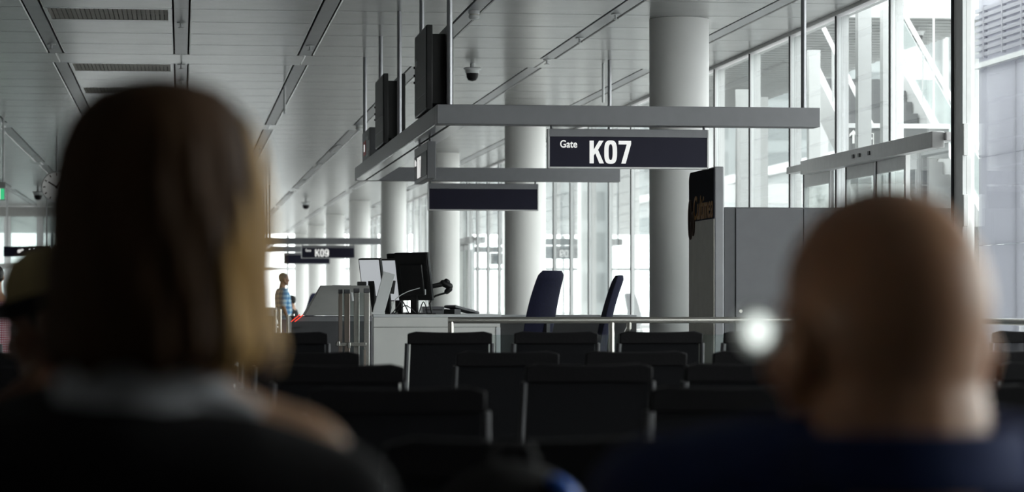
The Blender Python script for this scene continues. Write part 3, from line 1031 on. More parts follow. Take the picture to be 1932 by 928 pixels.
def monitor(px, py_top, py_bot, Y, fx, fy, w, pale, label, t=0.035):
    z0, z1 = PZ(px, py_bot, Y), PZ(px, py_top, Y)
    h = (z1 - z0)
    x = PX(px, Y)
    rz = math.atan2(fy, fx) - PI / 2        # facing +Y locally -> (fx, fy)
    g = empty('monitor', (x, Y, CT), rz, label=label, cat='monitor')
    T = Matrix.Translation((0, 0, z0 - CT)) @ Matrix.Rotation(math.radians(11), 4, 'X')
    back = M['paleglow'] if pale else M['blackp']  # pale back covers are made to glow, as they face away from the windows
    MB().box(-w / 2, w / 2, -t / 2, t / 2, 0, h, T).build('casing', M['blackp'], g, bevel=0.006)
    MB().box(-w / 2 + 0.012, w / 2 - 0.012, -t / 2 - 0.004, -t / 2 - 0.0003, 0.012, h - 0.012, T).build('back_cover', back, g, bevel=0.002)
    if not pale:
        MB().box(-w / 2 + 0.06, w / 2 - 0.06, -t / 2 - 0.028, -t / 2 - 0.004, 0.05, h - 0.10, T).build('rear_bulge', M['blackp'], g, bevel=0.01)
    MB().box(-w / 2 + 0.014, w / 2 - 0.014, t / 2 + 0.0003, t / 2 + 0.002, 0.02, h - 0.014, T).build('screen', M['screen'], g)
    MB().box(-0.035, 0.035, -0.05, -0.018, 0.015, h * 0.55 + z0 - CT).build('stand_neck', M['blackp'], g, bevel=0.004)
    MB().box(-0.07, 0.07, -0.08, 0.04, 0.0, 0.015).build('stand_base', M['blackp'], g, bevel=0.005)
    return g
monitor(786, 475, 566, CY + 0.22, 0.62, 0.78, 0.36, False, 'black monitor seen from behind, largest on the counter')
monitor(735, 487, 568, CY + 0.62, 0.62, 0.78, 0.30, True, 'pale backed monitor beside the black monitor on the counter')
monitor(706, 486, 560, CY + 0.50, 0.62, 0.78, 0.24, True, 'pale backed monitor at the left end of the counter')
monitor(757, 477, 566, CY + 0.74, 0.62, 0.78, 0.20, False, 'black monitor mostly hidden behind the other monitors')

# slanted white document stand
g = empty('document_stand', (PX(713, CY + 0.1), CY + 0.1, CT), label='white slanted document stand before the pale monitors', cat='stand')
k = (CY + 0.1) / F_PX
lean = math.atan2(21, 77)
MB().box(-0.052, 0.052, -0.012, 0.012, 0.0, 0.385, Matrix.Rotation(lean, 4, 'Y')).build('plate', M['white'], g, bevel=0.003)
MB().box(-0.075, 0.06, -0.05, 0.06, 0, 0.02).build('foot', M['white'], g, bevel=0.003)
MB().box(0.07, 0.12, 0.012, 0.05, 0.20, 0.32, Matrix.Rotation(lean * 0.5, 4, 'Y')).build('clip', M['blackp'], g, bevel=0.003)

# hand scanner on a curved stand
sy = CY + 0.18
def sp(px, py, d=0.0):
    p = P(px, py, sy + d)
    return Vector((p.x, p.y, p.z))
o0 = Vector((PX(813, sy), sy, CT))
g = empty('barcode_scanner', o0, label='black pistol grip scanner on a curved stem at the black monitor', cat='scanner')
q = lambda px, py, d=0: sp(px, py, d) - o0
m = MB()
m.capsule(q(812, 541), 0.020, q(838, 535), 0.024).capsule(q(836, 534), 0.030, q(848, 540), 0.032).capsule(q(845, 532), 0.022, q(842, 530), 0.022).capsule(q(848, 545), 0.028, q(843, 550), 0.024)
m.build('scanner_body', M['blackp'], g, smooth=True)
MB().tube([q(842, 552), q(832, 555), q(822, 558), q(815, 563), q(811, 572), Vector((0.01, 0, 0.01))], 0.009, 8).build('stem', M['blackp'], g, smooth=True)
MB().box(-0.04, 0.04, -0.05, 0.05, 0, 0.012).build('stand_base', M['blackp'], g, bevel=0.003)

# printer and keyboard
px_ = PX(822, CY + 0.30)
g = empty('label_printer', (px_ + 0.0, CY + 0.36, CT), label='grey flat printer box behind the scanner stand', cat='printer')
MB().box(-0.12, 0.075, -0.08, 0.16, 0, 0.070).build('casing', M['cabinet'], g, bevel=0.006)
MB().box(-0.10, 0.06, -0.083, -0.0805, 0.035, 0.045).build('paper_slot', M['blackp'], g)
g = empty('keyboard', (PX(867, CY + 0.35), CY + 0.35, CT), rz=0.25, label='grey keyboard sloping off the printer at counter end', cat='keyboard')
T = Matrix.Rotation(math.radians(14), 4, 'Y')
MB().box(-0.11, 0.13, -0.15, 0.15, 0.035, 0.055, T).build('keyboard_case', M['cabinet'], g, bevel=0.004)
MB().box(-0.10, -0.04, -0.14, 0.14, 0.0, 0.045).build('rear_foot', M['darkgrey'], g)
kb0 = None
for i in range(5):
    for j in range(12):
        loc = T @ Vector((-0.085 + 0.04 * i, -0.132 + 0.024 * j, 0.055))
        if kb0 is None:
            kb0 = MB().box(-0.016, 0.016, -0.009, 0.009, 0, 0.006, Matrix.Rotation(math.radians(14), 4, 'Y')).build('key', M['paleplast'], g, loc=loc)
        else:
            part(kb0, g, loc)

# cables
def cable(pts, r, label, m='blackp', name='cable'):
    P0 = Vector(pts[0])
    n = 18
    pp = [Vector(p) - P0 for p in pts]
    out = []
    for i in range(n + 1):
        t = i / n * (len(pp) - 1)
        k = min(int(t), len(pp) - 2)
        f = t - k
        a, b, c, d = pp[max(k - 1, 0)], pp[k], pp[k + 1], pp[min(k + 2, len(pp) - 1)]
        out.append(0.5 * ((2 * b) + (c - a) * f + (2 * a - 5 * b + 4 * c - d) * f * f + (3 * b - a - 3 * c + d) * f ** 3))
    o = MB().tube(out, r, 8).build(name, M[m], None, smooth=True, loc=P0)
    tag(o, label, 'cable', 'cables on the counter')
sy = CY + 0.12
cz = lambda px, py, d=0.0: P(px, py, CY + 0.12 + d)
def fl_(px, d=0.0):
    return Vector((PX(px, CY + 0.12 + d), CY + 0.12 + d, CT + 0.006))
cable([fl_(737), cz(745, 566), cz(765, 552), cz(782, 546), cz(797, 543), cz(801, 552)], 0.004, 'pale thin cable arching across the black monitor back', 'paleplast')
cable([fl_(740, .02), cz(752, 575), cz(757, 568), cz(762, 572), fl_(772, .02)], 0.005, 'black looped cable left of the monitor foot')
cable([fl_(744, .04), cz(755, 582), cz(768, 577), fl_(786, .04)], 0.005, 'black low cable running under the black monitor')
cable([fl_(790, .03), cz(798, 570), cz(803, 577), fl_(806, .03)], 0.005, 'black short cable beside the scanner stand')
MBw = MB().box(-0.012, 0.012, -0.01, 0.01, 0, 0.05).build('cable_plug', M['white'], None, bevel=0.003, loc=cz(801, 556, -0.001))
tag(MBw, 'white plug on the pale cable at the black monitor', 'plug')

# low dark partition behind the office chairs
lw = empty('low_partition', (PX(945, 27.2), 27.2, 0), label='low dark partition with pale cap behind the office chairs', cat='partition')
LWW = PX(1228, 27.2) - PX(900, 27.2)
MB().box(-0.4, LWW - 0.4, 0, 0.06, 0.0, CAM_H - 0.175).build('panel', M['walld'], lw)
MB().box(-0.42, LWW - 0.4, -0.03, 0.09, CAM_H - 0.155, CAM_H - 0.130).build('cap_rail', M['paleplast'], lw, bevel=0.004)
for xx in (-0.38, LWW * 0.35, LWW - 0.45):
    MB().box(xx, xx + 0.05, 0.005, 0.055, CAM_H - 0.175, CAM_H - 0.155).build('spacer', M['alu'], lw)

# blue office chairs
def office_chair(x, y, rz, ztop, label):
    g = empty('office_chair', (x, y, 0), rz, label=label, cat='office chair', group='blue office chairs behind the counter')
    zb = ztop - 0.80
    # backrest: curved upholstered shield, chair faces +Y locally, back at -Y
    nu, nv = 14, 20
    front, rear = [], []
    for j in range(nv + 1):
        t = j / nv
        z = zb + 0.80 * t
        half = 0.225 * (0.90 + 0.12 * math.sin(PI * min(t * 1.1, 1)))
        e = 0.0
        if t > 0.90: e = 1 - math.sqrt(max(0, 1 - ((t - 0.90) / 0.10) ** 2))
        if t < 0.08: e = 1 - math.sqrt(max(0, 1 - ((0.08 - t) / 0.08) ** 2))
        half -= 0.05 * e
        lean = -0.20 - 0.02 * math.sin(PI * t * 1.2) - 0.27 * max(0, t - 0.15) ** 1.7
        rf, rr = [], []
        for i in range(nu + 1):
            s = -1 + 2 * i / nu
            x_ = half * s
            wrap = 0.05 * s * s
            th = 0.032 * (1 - abs(s) ** 6) + 0.004
            if t > 0.9 or t < 0.08: th *= (1 - 0.75 * e)
            rf.append(Vector((x_, lean + wrap + th, z)))
            rr.append(Vector((x_, lean + wrap - th, z)))
        front.append(rf + rr[::-1])
    m = MB()
    m.loft(front)
    m.build('backrest', M['navy'], g, smooth=True)
    MB().box(-0.24, 0.24, -0.20, 0.27, 0.56, 0.64).build('seat', M['navy'], g, bevel=0.035, seg=3)
    MB().box(-0.03, 0.03, -0.30, -0.24, 0.50, zb + 0.35).box(-0.03, 0.03, -0.28, 0.05, 0.49, 0.53).build('back_bracket', M['blackp'], g, bevel=0.004)
    MB().tube([(0, 0, 0.10), (0, 0, 0.56)], 0.03, 14).build('gas_lift', M['blackp'], g, smooth=True)
    for k in range(5):
        a = 2 * PI * k / 5
        ca, sa = math.cos(a), math.sin(a)
        l = MB().tube([(0, 0, 0.11), (0.28 * ca, 0.28 * sa, 0.085)], [0.03, 0.018], 8).build('base_leg', M['blackp'], g, smooth=True)
        MB().ellipsoid((0.28 * ca, 0.28 * sa, 0.032), (0.032, 0.032, 0.032), None, 12, 8).build('caster', M['blackp'], l, smooth=True)
    return g
z1 = PZ(1000, 511, 25.0)
office_chair(PX(986, 25.0), 25.0, math.radians(47), z1, 'dark blue office chair, broad back turned beside the counter')
z2 = PZ(1110, 519, 25.6)
office_chair(PX(1098, 25.6), 25.6, math.radians(86), z2, 'dark blue office chair seen edge on, right of the other')
office_chair(PX(569, 58.5), 58.5, math.radians(60), PZ(573, 553, 58.5), 'small distant blue office chair behind the seated clerk')

# steel handrail across
RY = 21.6
rz_ = PZ(1000, 604, RY)
rl = empty('handrail', (PX(851, RY), RY, 0), label='brushed steel handrail crossing before the office chairs', cat='handrail')
L = 6.15 - PX(851, RY)
MB().tube([(-0.026, 0, rz_), (L, 0, rz_)], 0.027, 20).build('rail', M['steelh'], rl, smooth=True)
MB().tube([(0, 0, 0), (0, 0, rz_ - 0.012)], 0.026, 16).build('post', M['steel'], rl, smooth=True)
for px in (1154, 1420):
    MB().tube([(PX(px, RY) - rl.location.x, 0, 0), (PX(px, RY) - rl.location.x, 0, rz_ - 0.02)], 0.026, 16).build('post', M['steel'], rl, smooth=True)
xx = PX(1187, RY) - rl.location.x
MB().tube([(xx, 0, rz_ - 0.015), (xx, 0.0, rz_ - 0.06), (xx, 0.12, rz_ - 0.10), (xx, 0.2, rz_ - 0.2), (xx, 0.2, 0)], 0.022, 14).build('post', M['steel'], rl, smooth=True)
MB().box(0.05, L, 0.004, 0.012, 0.12, rz_ - 0.12).build('glass_infill', M['clearglass'], rl)

rl = empty('handrail', (6.15, 12.0, 0), label='brushed steel handrail along the window wall at far right', cat='handrail')
rz2 = PZ(1900, 607, 19.3)
MB().tube([(0, 0, rz2), (0, 8.9, rz2)], 0.025, 16).build('rail', M['steel'], rl, smooth=True)
for yy in (0.3, 3.1, 5.9, 8.6):
    MB().tube([(0, yy, 0), (0, yy, rz2 - 0.015)], 0.02, 12).build('post', M['steel'], rl, smooth=True)

# totem with gold script
TY0, TY1 = 22.8, 23.95
tx0 = PX(1348, TY0)
tx1 = PX(1366, TY0)
ttop = PZ(1356, 314, TY0)
t = empty('advertising_totem', (tx0, TY0, 0), label='tall grey advertising totem with dark top and gold script', cat='totem')
R = 0.09
H = ttop
poly = [(0, 0), (TY1 - TY0, 0)]
for k in range(7):
    a = PI / 2 * k / 6
    poly.append((TY1 - TY0 - R + R * math.cos(a), H - R + R * math.sin(a)))
poly += [(0, H)]
def yz_prism(poly, x0, x1):
    m = MB()
    n = len(poly)
    m.add([(x0, y, z) for y, z in poly] + [(x1, y, z) for y, z in poly], [tuple(range(n)), tuple(range(2 * n - 1, n - 1, -1))] + [(i, (i + 1) % n, n + (i + 1) % n, n + i) for i in range(n)])
    return m
yz_prism(poly, 0.0, tx1 - tx0).build('body', M['totembody'], t, bevel=0.012, seg=3)
zsplit = PZ(1348, 412, TY0)
poly2 = [(0.004, zsplit), (TY1 - TY0 - 0.004, zsplit)] + [(min(y, TY1 - TY0 - 0.004), z - 0.004) for y, z in poly[2:-1]] + [(0.004, H - 0.014)]
yz_prism(poly2, -0.006, 0.001).build('dark_panel', M['totemdark'], t)
MB().box(-0.006, 0.001, 0.004, TY1 - TY0 - 0.004, 0.02, zsplit - 0.002).build('lower_panel', M['totem'], t)
text('Cultimea', 0.30, M['gold'], t, (-0.010, TY1 - TY0 - 0.22, zsplit + 0.015), LEFTF, 0.82, 0.004, 0.2, 'script_lettering')
lp = MB()
for (cy, cz_, ry, rzz) in ((1.04, zsplit + 0.02, 0.06, 0.17), (0.92, zsplit - 0.02, 0.055, 0.10)):
    lp.tube([(-0.011, cy + ry * math.cos(2 * PI * k / 24), cz_ + rzz * math.sin(2 * PI * k / 24)) for k in range(25)], 0.014, 6)
lp.build('script_loop', M['brown'], t, smooth=True)

# grey cabinet
CBY = 23.3
cbx0, cbx1 = PX(1367, CBY), 6.15
ctop = PZ(1440, 391, CBY)
cb = empty('metal_cabinet', (cbx0, CBY, 0), label='tall grey metal cabinet with lock beside the totem', cat='cabinet')
cw_ = cbx1 - cbx0
xd = PX(1387, CBY) - cbx0
MB().box(0, cw_, 0.012, 0.6, 0.0, ctop).build('carcass', M['cabinet'], cb, bevel=0.004)
d0 = MB().box(xd + 0.006, xd + 0.62, -0.008, 0.011, 0.05, ctop - 0.012).build('door', M['cabinet'], cb, bevel=0.003)
MB().box(xd + 0.626, cw_ - 0.01, -0.008, 0.011, 0.05, ctop - 0.012).build('door', M['cabinet'], cb, bevel=0.003)
MB().box(0, xd - 0.004, 0.0, 0.011, 0.0, ctop).build('side_filler', M['darkgrey'], cb)
MB().box(xd - 0.004, xd + 0.006, 0.004, 0.0125, 0.0, ctop).build('door_gap', M['gasket'], cb)
zl = PZ(1397, 587, CBY)
lk = MB()
xl_ = PX(1397, CBY) - cbx0
lk.tube([(xl_, -0.016, zl), (xl_, -0.008, zl)], 0.016, 14)
lk.build('lock', M['steel'], d0, smooth=True)

# boarding pass gate: console with sloped top
GY = 22.9
g0 = Vector((PX(575, GY), GY, 0))
zc0, zc1 = PZ(640, 595, GY), PZ(640, 538, GY)
eg = empty('boarding_gate_console', g0, label='grey boarding gate console with sloped reader top left of counter', cat='gate console')
xr = PX(702, GY) - g0.x
xa = PX(550, GY) - g0.x
MB().box(xa, xr, 0.0, 0.55, 0.0, zc0 - 0.006).build('cabinet', M['darkgrey'], eg, bevel=0.006)
MB().box(xa + 0.02, xr, -0.004, 0.0, zc0 - 0.05, zc0 - 0.010).build('trim_strip', M['beam'], eg)
m = MB()
xm = PX(606, GY + 0.35) - g0.x
a = [(0, 0.0, zc0), (xr, 0.0, zc0), (xr, 0.5, zc0), (0, 0.5, zc0), (xm, 0.36, zc1), (xr, 0.36, zc1), (xr, 0.5, zc1), (xm, 0.5, zc1)]
m.add(a, [(3, 2, 1, 0), (4, 5, 6, 7), (0, 1, 5, 4), (1, 2, 6, 5), (2, 3, 7, 6), (3, 0, 4, 7)])
m.build('sloped_top', M['console'], eg, bevel=0.004)
MB().box(xm + 0.10, xr - 0.16, 0.38, 0.44, zc1, zc1 + 0.003).build('top_line', M['gasket'], eg)
MB().box(xr - 0.10, xr - 0.02, 0.40, 0.48, zc1, zc1 + 0.035).build('card_reader', M['blackp'], eg, bevel=0.006)
# red lit flap edges
for k in (0, 1):
    p0 = P(549 + 7 * k, 607, GY - 0.05) - g0
    p1 = P(566 + 6 * k, 593 + 1 * k, GY - 0.05) - g0
    MB().tube([p0, p1], 0.0042, 8).build('red_light', M['red'], eg)
MB().box(xa - 0.0, xa + 0.10, -0.05, -0.004, zc0 - 0.10, zc0 - 0.05).build('flap_hinge', M['darkgrey'], eg)

# steel barrier with clear flaps
BYY = 22.3
bp0 = Vector((PX(668, BYY), BYY, 0))
bg_ = empty('steel_barrier', bp0, label='square steel barrier posts with clear flaps left of the counter', cat='barrier')
for px0, px1, d, ytop, mm in ((639, 646, 0.3, 546, 'bronze'), (650, 660, 0.25, 546, 'bronze'), (668, 678, 0.1, 544, 'steel'), (687, 697, 0.0, 544, 'steel')):
    x0 = PX(px0, BYY + d) - bp0.x
    x1 = PX(px1, BYY + d) - bp0.x
    zt = PZ(px0, ytop, BYY + d)
    p_ = MB().box(x0, x1, d, d + 0.05, 0, zt - 0.035).build('post', M[mm], bg_, bevel=0.003)
    MB().box(x0 - 0.002, x1 + 0.002, d - 0.002, d + 0.052, zt - 0.035, zt).build('cap', M['darkgrey'], p_, bevel=0.003)
for px0, px1, d in ((647, 651, 0.28), (661, 668, 0.14), (678, 687, 0.03)):
    x0 = PX(px0, BYY + d) - bp0.x
    x1 = PX(px1, BYY + d) - bp0.x
    MB().box(x0, x1, d + 0.02, d + 0.03, 0.25, PZ(px0, 552, BYY + d)).build('clear_flap', M['clearglass'], bg_)
zb = PZ(650, 650, BYY)
MB().box(PX(633, BYY) - bp0.x, PX(690, BYY) - bp0.x, -0.06, -0.02, zb - 0.012, zb + 0.018).build('foot_rail', M['steel'], bg_, bevel=0.003)
MB().box(PX(655, BYY) - bp0.x, PX(660, BYY) - bp0.x, -0.09, -0.02, zb - 0.03, zb + 0.02).build('rail_bracket', M['steel'], bg_, bevel=0.003)
MB().box(PX(634, BYY) - bp0.x, PX(640, BYY) - bp0.x, -0.09, -0.02, zb - 0.01, zb + 0.03).build('rail_bracket', M['steel'], bg_, bevel=0.003)
MB().tube([(PX(664, BYY) - bp0.x, 0.07, PZ(664, 552, BYY)), (PX(666, BYY) - bp0.x, 0.05, PZ(664, 568, BYY))], 0.012, 8).build('latch', M['white'], bg_)
MB().box(PX(686, BYY) - bp0.x, PX(690, BYY) - bp0.x, -0.03, 0.0, 0.0, PZ(688, 660, BYY)).build('foot_post', M['bronze'], bg_)

# low posts farther back
for k, (px, yt, Y, lab) in enumerate(((519, 584, 34, 'slim steel post below the standing man, left one of the pair'),
                                      (528, 583, 34, 'slim steel post below the standing man, right one of the pair'),
                                      (543, 594, 30, 'slim steel post touching the red lights, left one'),
                                      (553, 592, 32, 'slim steel post just right of the man in blue check'))):
    o = MB().tube([(0, 0, 0), (0, 0, PZ(px, yt, Y))], 0.022, 12).build('barrier_post', M['steel'], None, smooth=True, loc=(PX(px, Y), Y, 0))
    tag(o, lab, 'post', 'slim steel barrier posts')
o = empty('side_counter', (PX(500, 36), 36, 0), label='low white distant counter beside the lit hair', cat='counter')
MB().box(-0.35, 0.12, 0, 0.5, 0, PZ(500, 592, 36) - 0.03).build('body', M['darkgrey'], o)
MB().box(-0.40, 0.16, -0.04, 0.54, PZ(500, 592, 36) - 0.03, PZ(500, 580, 36)).build('counter_top', M['white'], o, bevel=0.01)

# ------------------------------------------------------------------ bench seating
SW, SP = 0.475, 0.60

def seat_parts(g, x, top, proto):
    """seat + backrest at local x; chairs face +Y, back plane at y=0"""
    zb = 0.46
    if proto.get(top) is None:
        w = SW / 2
        tilt = 0.045
        def yb(z): return -tilt * (z - zb) / (top - zb) - 0.03 * ((z - zb) / (top - zb)) ** 2
        def wd(z): return w * (1.0 + 0.055 * (top - z) / (top - zb))
        # mesh back
        rings = []
        zsp = top - 0.075
        for k in range(9):
            z = zb + (zsp - zb) * k / 8
            ww = wd(z) - 0.02
            rings.append([Vector((-ww, yb(z) - 0.004, z)), Vector((ww, yb(z) - 0.004, z)), Vector((ww, yb(z) + 0.004, z)), Vector((-ww, yb(z) + 0.004, z))])
        back = MB().loft(rings).build('backrest', SEATNET, g)
        # headband, gently dished on top
        rings = []
        for i in range(11):
            s = -1 + 2 * i / 10
            ww = wd(top) * s
            dz = -0.010 * (1 - s * s) - (0.016 if abs(s) > 0.99 else 0.0)
            z1_ = top + dz
            rings.append([Vector((ww, yb(zsp) - 0.020, zsp)), Vector((ww, yb(top) - 0.020, z1_)), Vector((ww, yb(top) + 0.020, z1_)), Vector((ww, yb(zsp) + 0.020, zsp))])
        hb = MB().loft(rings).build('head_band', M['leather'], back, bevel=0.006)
        fr = []
        for s in (-1, 1):
            pts = [(s * wd(z), yb(z), z) for z in [zb - 0.05 + (zsp + 0.004 - zb + 0.05) * k / 8 for k in range(9)]]
            fr.append(MB().tube(pts, 0.013, 8).build('side_rail', M['seatframe'], back, smooth=True))
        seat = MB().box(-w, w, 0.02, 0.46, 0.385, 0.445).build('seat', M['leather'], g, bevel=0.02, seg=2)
        back.location = (x, 0, 0)
        seat.location = (x, 0, 0)
        proto[top] = (back, seat)
    else:
        b, s = proto[top]
        nb = b.copy(); C.objects.link(nb); nb.parent = g; nb.location = (x, 0, 0)
        for ch in kids(b):
            c = ch.copy(); C.objects.link(c); c.parent = nb
        ns = s.copy(); C.objects.link(ns); ns.parent = g; ns.location = (x, 0, 0)

PROTO = {}
SEATNET = M['seatmesh']
def bench(Y, xs, top, label, group):
    x0, x1 = min(xs), max(xs)
    g = empty('airport_bench', ((x0 + x1) / 2, Y, 0), label=label, cat='bench', group=group)
    cxm = (x0 + x1) / 2
    for x in xs:
        seat_parts(g, x - cxm, top, PROTO)
    MB().box(x0 - cxm - 0.2, x1 - cxm + 0.2, 0.16, 0.24, 0.30, 0.385).build('beam', M['seatframe'], g, bevel=0.006)
    for xx in (x0 - cxm + 0.1, x1 - cxm - 0.1):
        MB().box(xx - 0.03, xx + 0.03, 0.17, 0.23, 0.03, 0.30).box(xx - 0.035, xx + 0.035, -0.08, 0.46, 0.0, 0.035).build('leg', M['seatframe'], g, bevel=0.005)
    return g

LEFT = [0.81 - SW / 2 - SP * k for k in range(5)]
RIGHT = [1.256 + SW / 2 + SP * k for k in range(5)]
HI, LO = CAM_H - 0.160, CAM_H - 0.222
GL, GR = 'black mesh benches left of the aisle', 'black mesh benches right of the aisle'
rows = [14.85, 12.2, 9.75, 7.13, 4.47, 1.93]
ordn = ['farthest', 'second farthest', 'middle', 'second closest', 'closest']
labL = ['black mesh bench in front of the boarding console, farthest row left of the aisle',
        'black mesh bench left of the aisle, one row before the farthest',
        'black mesh bench left of the aisle, its end before the pale counter corner',
        'black mesh bench left of the aisle, next behind the capped person',
        'black mesh bench left of the aisle, on which the capped person sits',
        'black mesh bench below the frame, holding the brown haired and bald people']
labL[3] = 'black mesh bench left of the aisle, the row just past the capped person'
labR = ['taller backed black mesh bench directly before the steel handrail, farthest right row',
        'black mesh bench right of the aisle, second row from the handrail',
        'black mesh bench right of the aisle, third row from the handrail',
        'black mesh bench right of the aisle, fourth row from the handrail',
        'black mesh bench right of the aisle, closest row, behind the bald head']
for k, Y in enumerate(rows):
    bench(Y, LEFT, HI if k == 0 else LO, labL[k], GL)
    if k < 5:
        bench(Y, RIGHT, HI if k == 0 else LO, labR[k], GR)
PROTO = {}
SEATNET = M['opennet']
bench(14.85, [PX(1866, 14.85) + SW / 2 + SP * k for k in range(2)], HI, 'black mesh bench at the far right edge beside the window wall', GR)

# ------------------------------------------------------------------ people
def voxel(name, mb, m, parent, size, smooth=5):
    me = bpy.data.meshes.new(name)
    me.from_pydata(mb.v, [], mb.f)
    bm = bmesh.new(); bm.from_mesh(me)
    bmesh.ops.recalc_face_normals(bm, faces=bm.faces)
    bm.to_mesh(me); bm.free()
    o = bpy.data.objects.new(name, me)
    C.objects.link(o)
    r = o.modifiers.new('r', 'REMESH'); r.mode = 'VOXEL'; r.voxel_size = size
    s = o.modifiers.new('s', 'SMOOTH'); s.iterations = smooth; s.factor = 0.5
    dg = bpy.context.evaluated_depsgraph_get()
    me2 = bpy.data.meshes.new_from_object(o.evaluated_get(dg))
    o.modifiers.clear()
    o.data = me2
    bpy.data.meshes.remove(me)
    me2.name = name
    me2.materials.clear()
    me2.materials.append(m)
    me2.polygons.foreach_set('use_smooth', [True] * len(me2.polygons))
    if parent is not None:
        o.parent = parent
    return o

def ell_ring(c, rx, ry, n=32):
    c = Vector(c)
    return [c + Vector((rx * math.cos(2 * PI * k / n), ry * math.sin(2 * PI * k / n), 0)) for k in range(n)]

class Figure:
    def __init__(self, pose, sc=1.0, female=False, head_yaw=0.0, head_off=(0, 0, 0), head_scale=1.0, neck_w=1.0, hands='lap', wide=1.0, head_pitch=0.0, sh_up=0.0):
        self.pose, self.sc, self.f = pose, sc, female
        sh = 0.165 if female else 0.19
        sh *= wide
        self.wide = wide
        if pose == 'sit':
            z0 = 0.445
            self.hipz = z0 + 0.10
        else:
            self.hipz = 0.92
        self.sh = sh
        self.base = self.hipz
        self.legs = {}
        for s in (-1, 1):
            if pose == 'sit':
                self.legs[s] = [Vector((s * .095, 0.02, self.hipz - 0.005)), Vector((s * .115, .43, self.hipz - .005)), Vector((s * .12, .44, .09)), Vector((s * .13, .58, .045))]
            else:
                self.legs[s] = [Vector((s * .09, 0, self.hipz)), Vector((s * .10, 0.02, .50)), Vector((s * .10, -0.03, .09)), Vector((s * .115, .12, .045))]
        self.shz = self.base + 0.43 * sc + sh_up
        self.head = Vector((0, 0.03, self.base + 0.675 * sc)) + Vector(head_off)
        self.hm = Matrix.Translation(self.head) @ Matrix.Rotation(head_yaw, 4, 'Z') @ Matrix.Rotation(head_pitch, 4, 'X') @ Matrix.Scale(head_scale, 4)
        self.neck_w = neck_w
        self.arms = {}
        for s in (-1, 1):
            S_ = Vector((s * sh, 0, self.shz))
            if pose == 'sit':
                E_ = Vector((s * (sh + .05), .07, self.shz - .28 * sc)); W_ = Vector((s * .13, .30, self.hipz + .115))
                Hd = (Vector((-s * .35, .9, -.12))).normalized()
            else:
                E_ = Vector((s * (sh + .06), -.03, self.shz - .29 * sc)); W_ = Vector((s * (sh + .06), .06, self.shz - .54 * sc))
                Hd = Vector((0, .2, -1)).normalized()
            self.arms[s] = (S_, E_, W_, Hd)

    def torso(self, m, d=0.0, top=None, bottom=None):
        b, q, w = self.base, self.sc, self.wide
        f = self.f
        prof = [(-.10, .15, .10, 0), (-.06, .17, .12, 0), (.04, .170 if not f else .175, .122, 0), (.14, .150 if not f else .135, .110, 0), (.25, .165 if not f else .145, .118, 0),
                (.35, .185 if not f else .165, .120, 0), (.42, .175 if not f else .155, .100, -.005), (.465, .125 if not f else .11, .078, -.01), (.50, .075, .066, -.01)]
        rings = []
        for z, rx, ry, y in prof:
            if top is not None and z > top: break
            if bottom is not None and z < bottom: continue
            k = w if z > .1 else (1 + (w - 1) * .5)
            rings.append(ell_ring((0, y, b + z * q), rx * k + d, ry + d))
        m.loft(rings)

    def shoulder(self, m, s, d=0.0):
        S_ = self.arms[s][0]
        m.capsule(S_, .056 + d, Vector((S_.x * .45, -.005, self.shz + .025)), .05 + d)

    def arm(self, m, s, d=0.0, f0=0.0, f1=2.0):
        S_, E_, W_, H_ = self.arms[s]
        k = .9 if self.f else 1.0
        a = S_.lerp(E_, min(f0, 1)); b = S_.lerp(E_, min(f1, 1))
        ra, rb = .052 * k, .041 * k
        m.capsule(a, ra + (rb - ra) * min(f0, 1) + d, b, ra + (rb - ra) * min(f1, 1) + d)
        if f1 > 1:
            m.capsule(E_, .040 * k + d, E_.lerp(W_, f1 - 1), .040 * k + (.027 - .04) * k * (f1 - 1) + d)

    def hand(self, m, s):
        W_, H_ = self.arms[s][2], self.arms[s][3]
        down = Vector((0, 0, -1)) if self.pose == 'sit' else Vector((-s, 0, 0))
        side = H_.cross(down).normalized()          # across the palm
        pal = W_ + H_ * .055
        m.capsule(W_, .024, W_ + H_ * .03, .026)
        for i in range(4):
            o = (i - 1.5) * .020
            root = W_ + H_ * .085 + side * o
            m.capsule(W_ + H_ * .03 + side * o * .8, .014, root, .012)
            ln = (.062, .075, .070, .055)[i] if s * side.x < 0 else (.055, .070, .075, .062)[i]
            k1 = root + (H_ * .9 + down * .25).normalized() * ln * .5
            k2 = k1 + (H_ * .55 + down * .75).normalized() * ln * .5
            m.capsule(root, .0105, k1, .0095)
            m.capsule(k1, .0095, k2, .008)
        ins = side if (side.x * s < 0) else -side
        t0 = W_ + H_ * .03 + ins * .026
        t1 = t0 + (H_ * .7 + ins * .7).normalized() * .04
        t2 = t1 + (H_ * .9 + ins * .2).normalized() * .03
        m.capsule(t0 - ins * .012, .014, t1, .0115)
        m.capsule(t1, .0115, t2, .0095)

    def leg(self, m, s, d=0.0, stop=None):
        H_, K_, A_, T_ = self.legs[s]
        m.capsule(H_, .085 + d, K_, .056 + d)
        m.capsule(K_, .055 + d, K_.lerp(A_, .35), .053 + d)
        e = A_ if stop is None else K_.lerp(A_, stop)
        m.capsule(K_.lerp(A_, .35), .053 + d, e, .037 + d)

    def foot(self, m, s, d=0.0):
        H_, K_, A_, T_ = self.legs[s]
        heel = Vector((A_.x, A_.y - .03, .042))
        m.capsule(heel, .034 + d, T_, .034 + d * .5)
        m.capsule(A_, .034 + d, Vector((A_.x, A_.y + .02, .05)), .036 + d)
        m.capsule(T_, .034 + d, T_ + Vector((0, .05, -.006)), .026 + d)

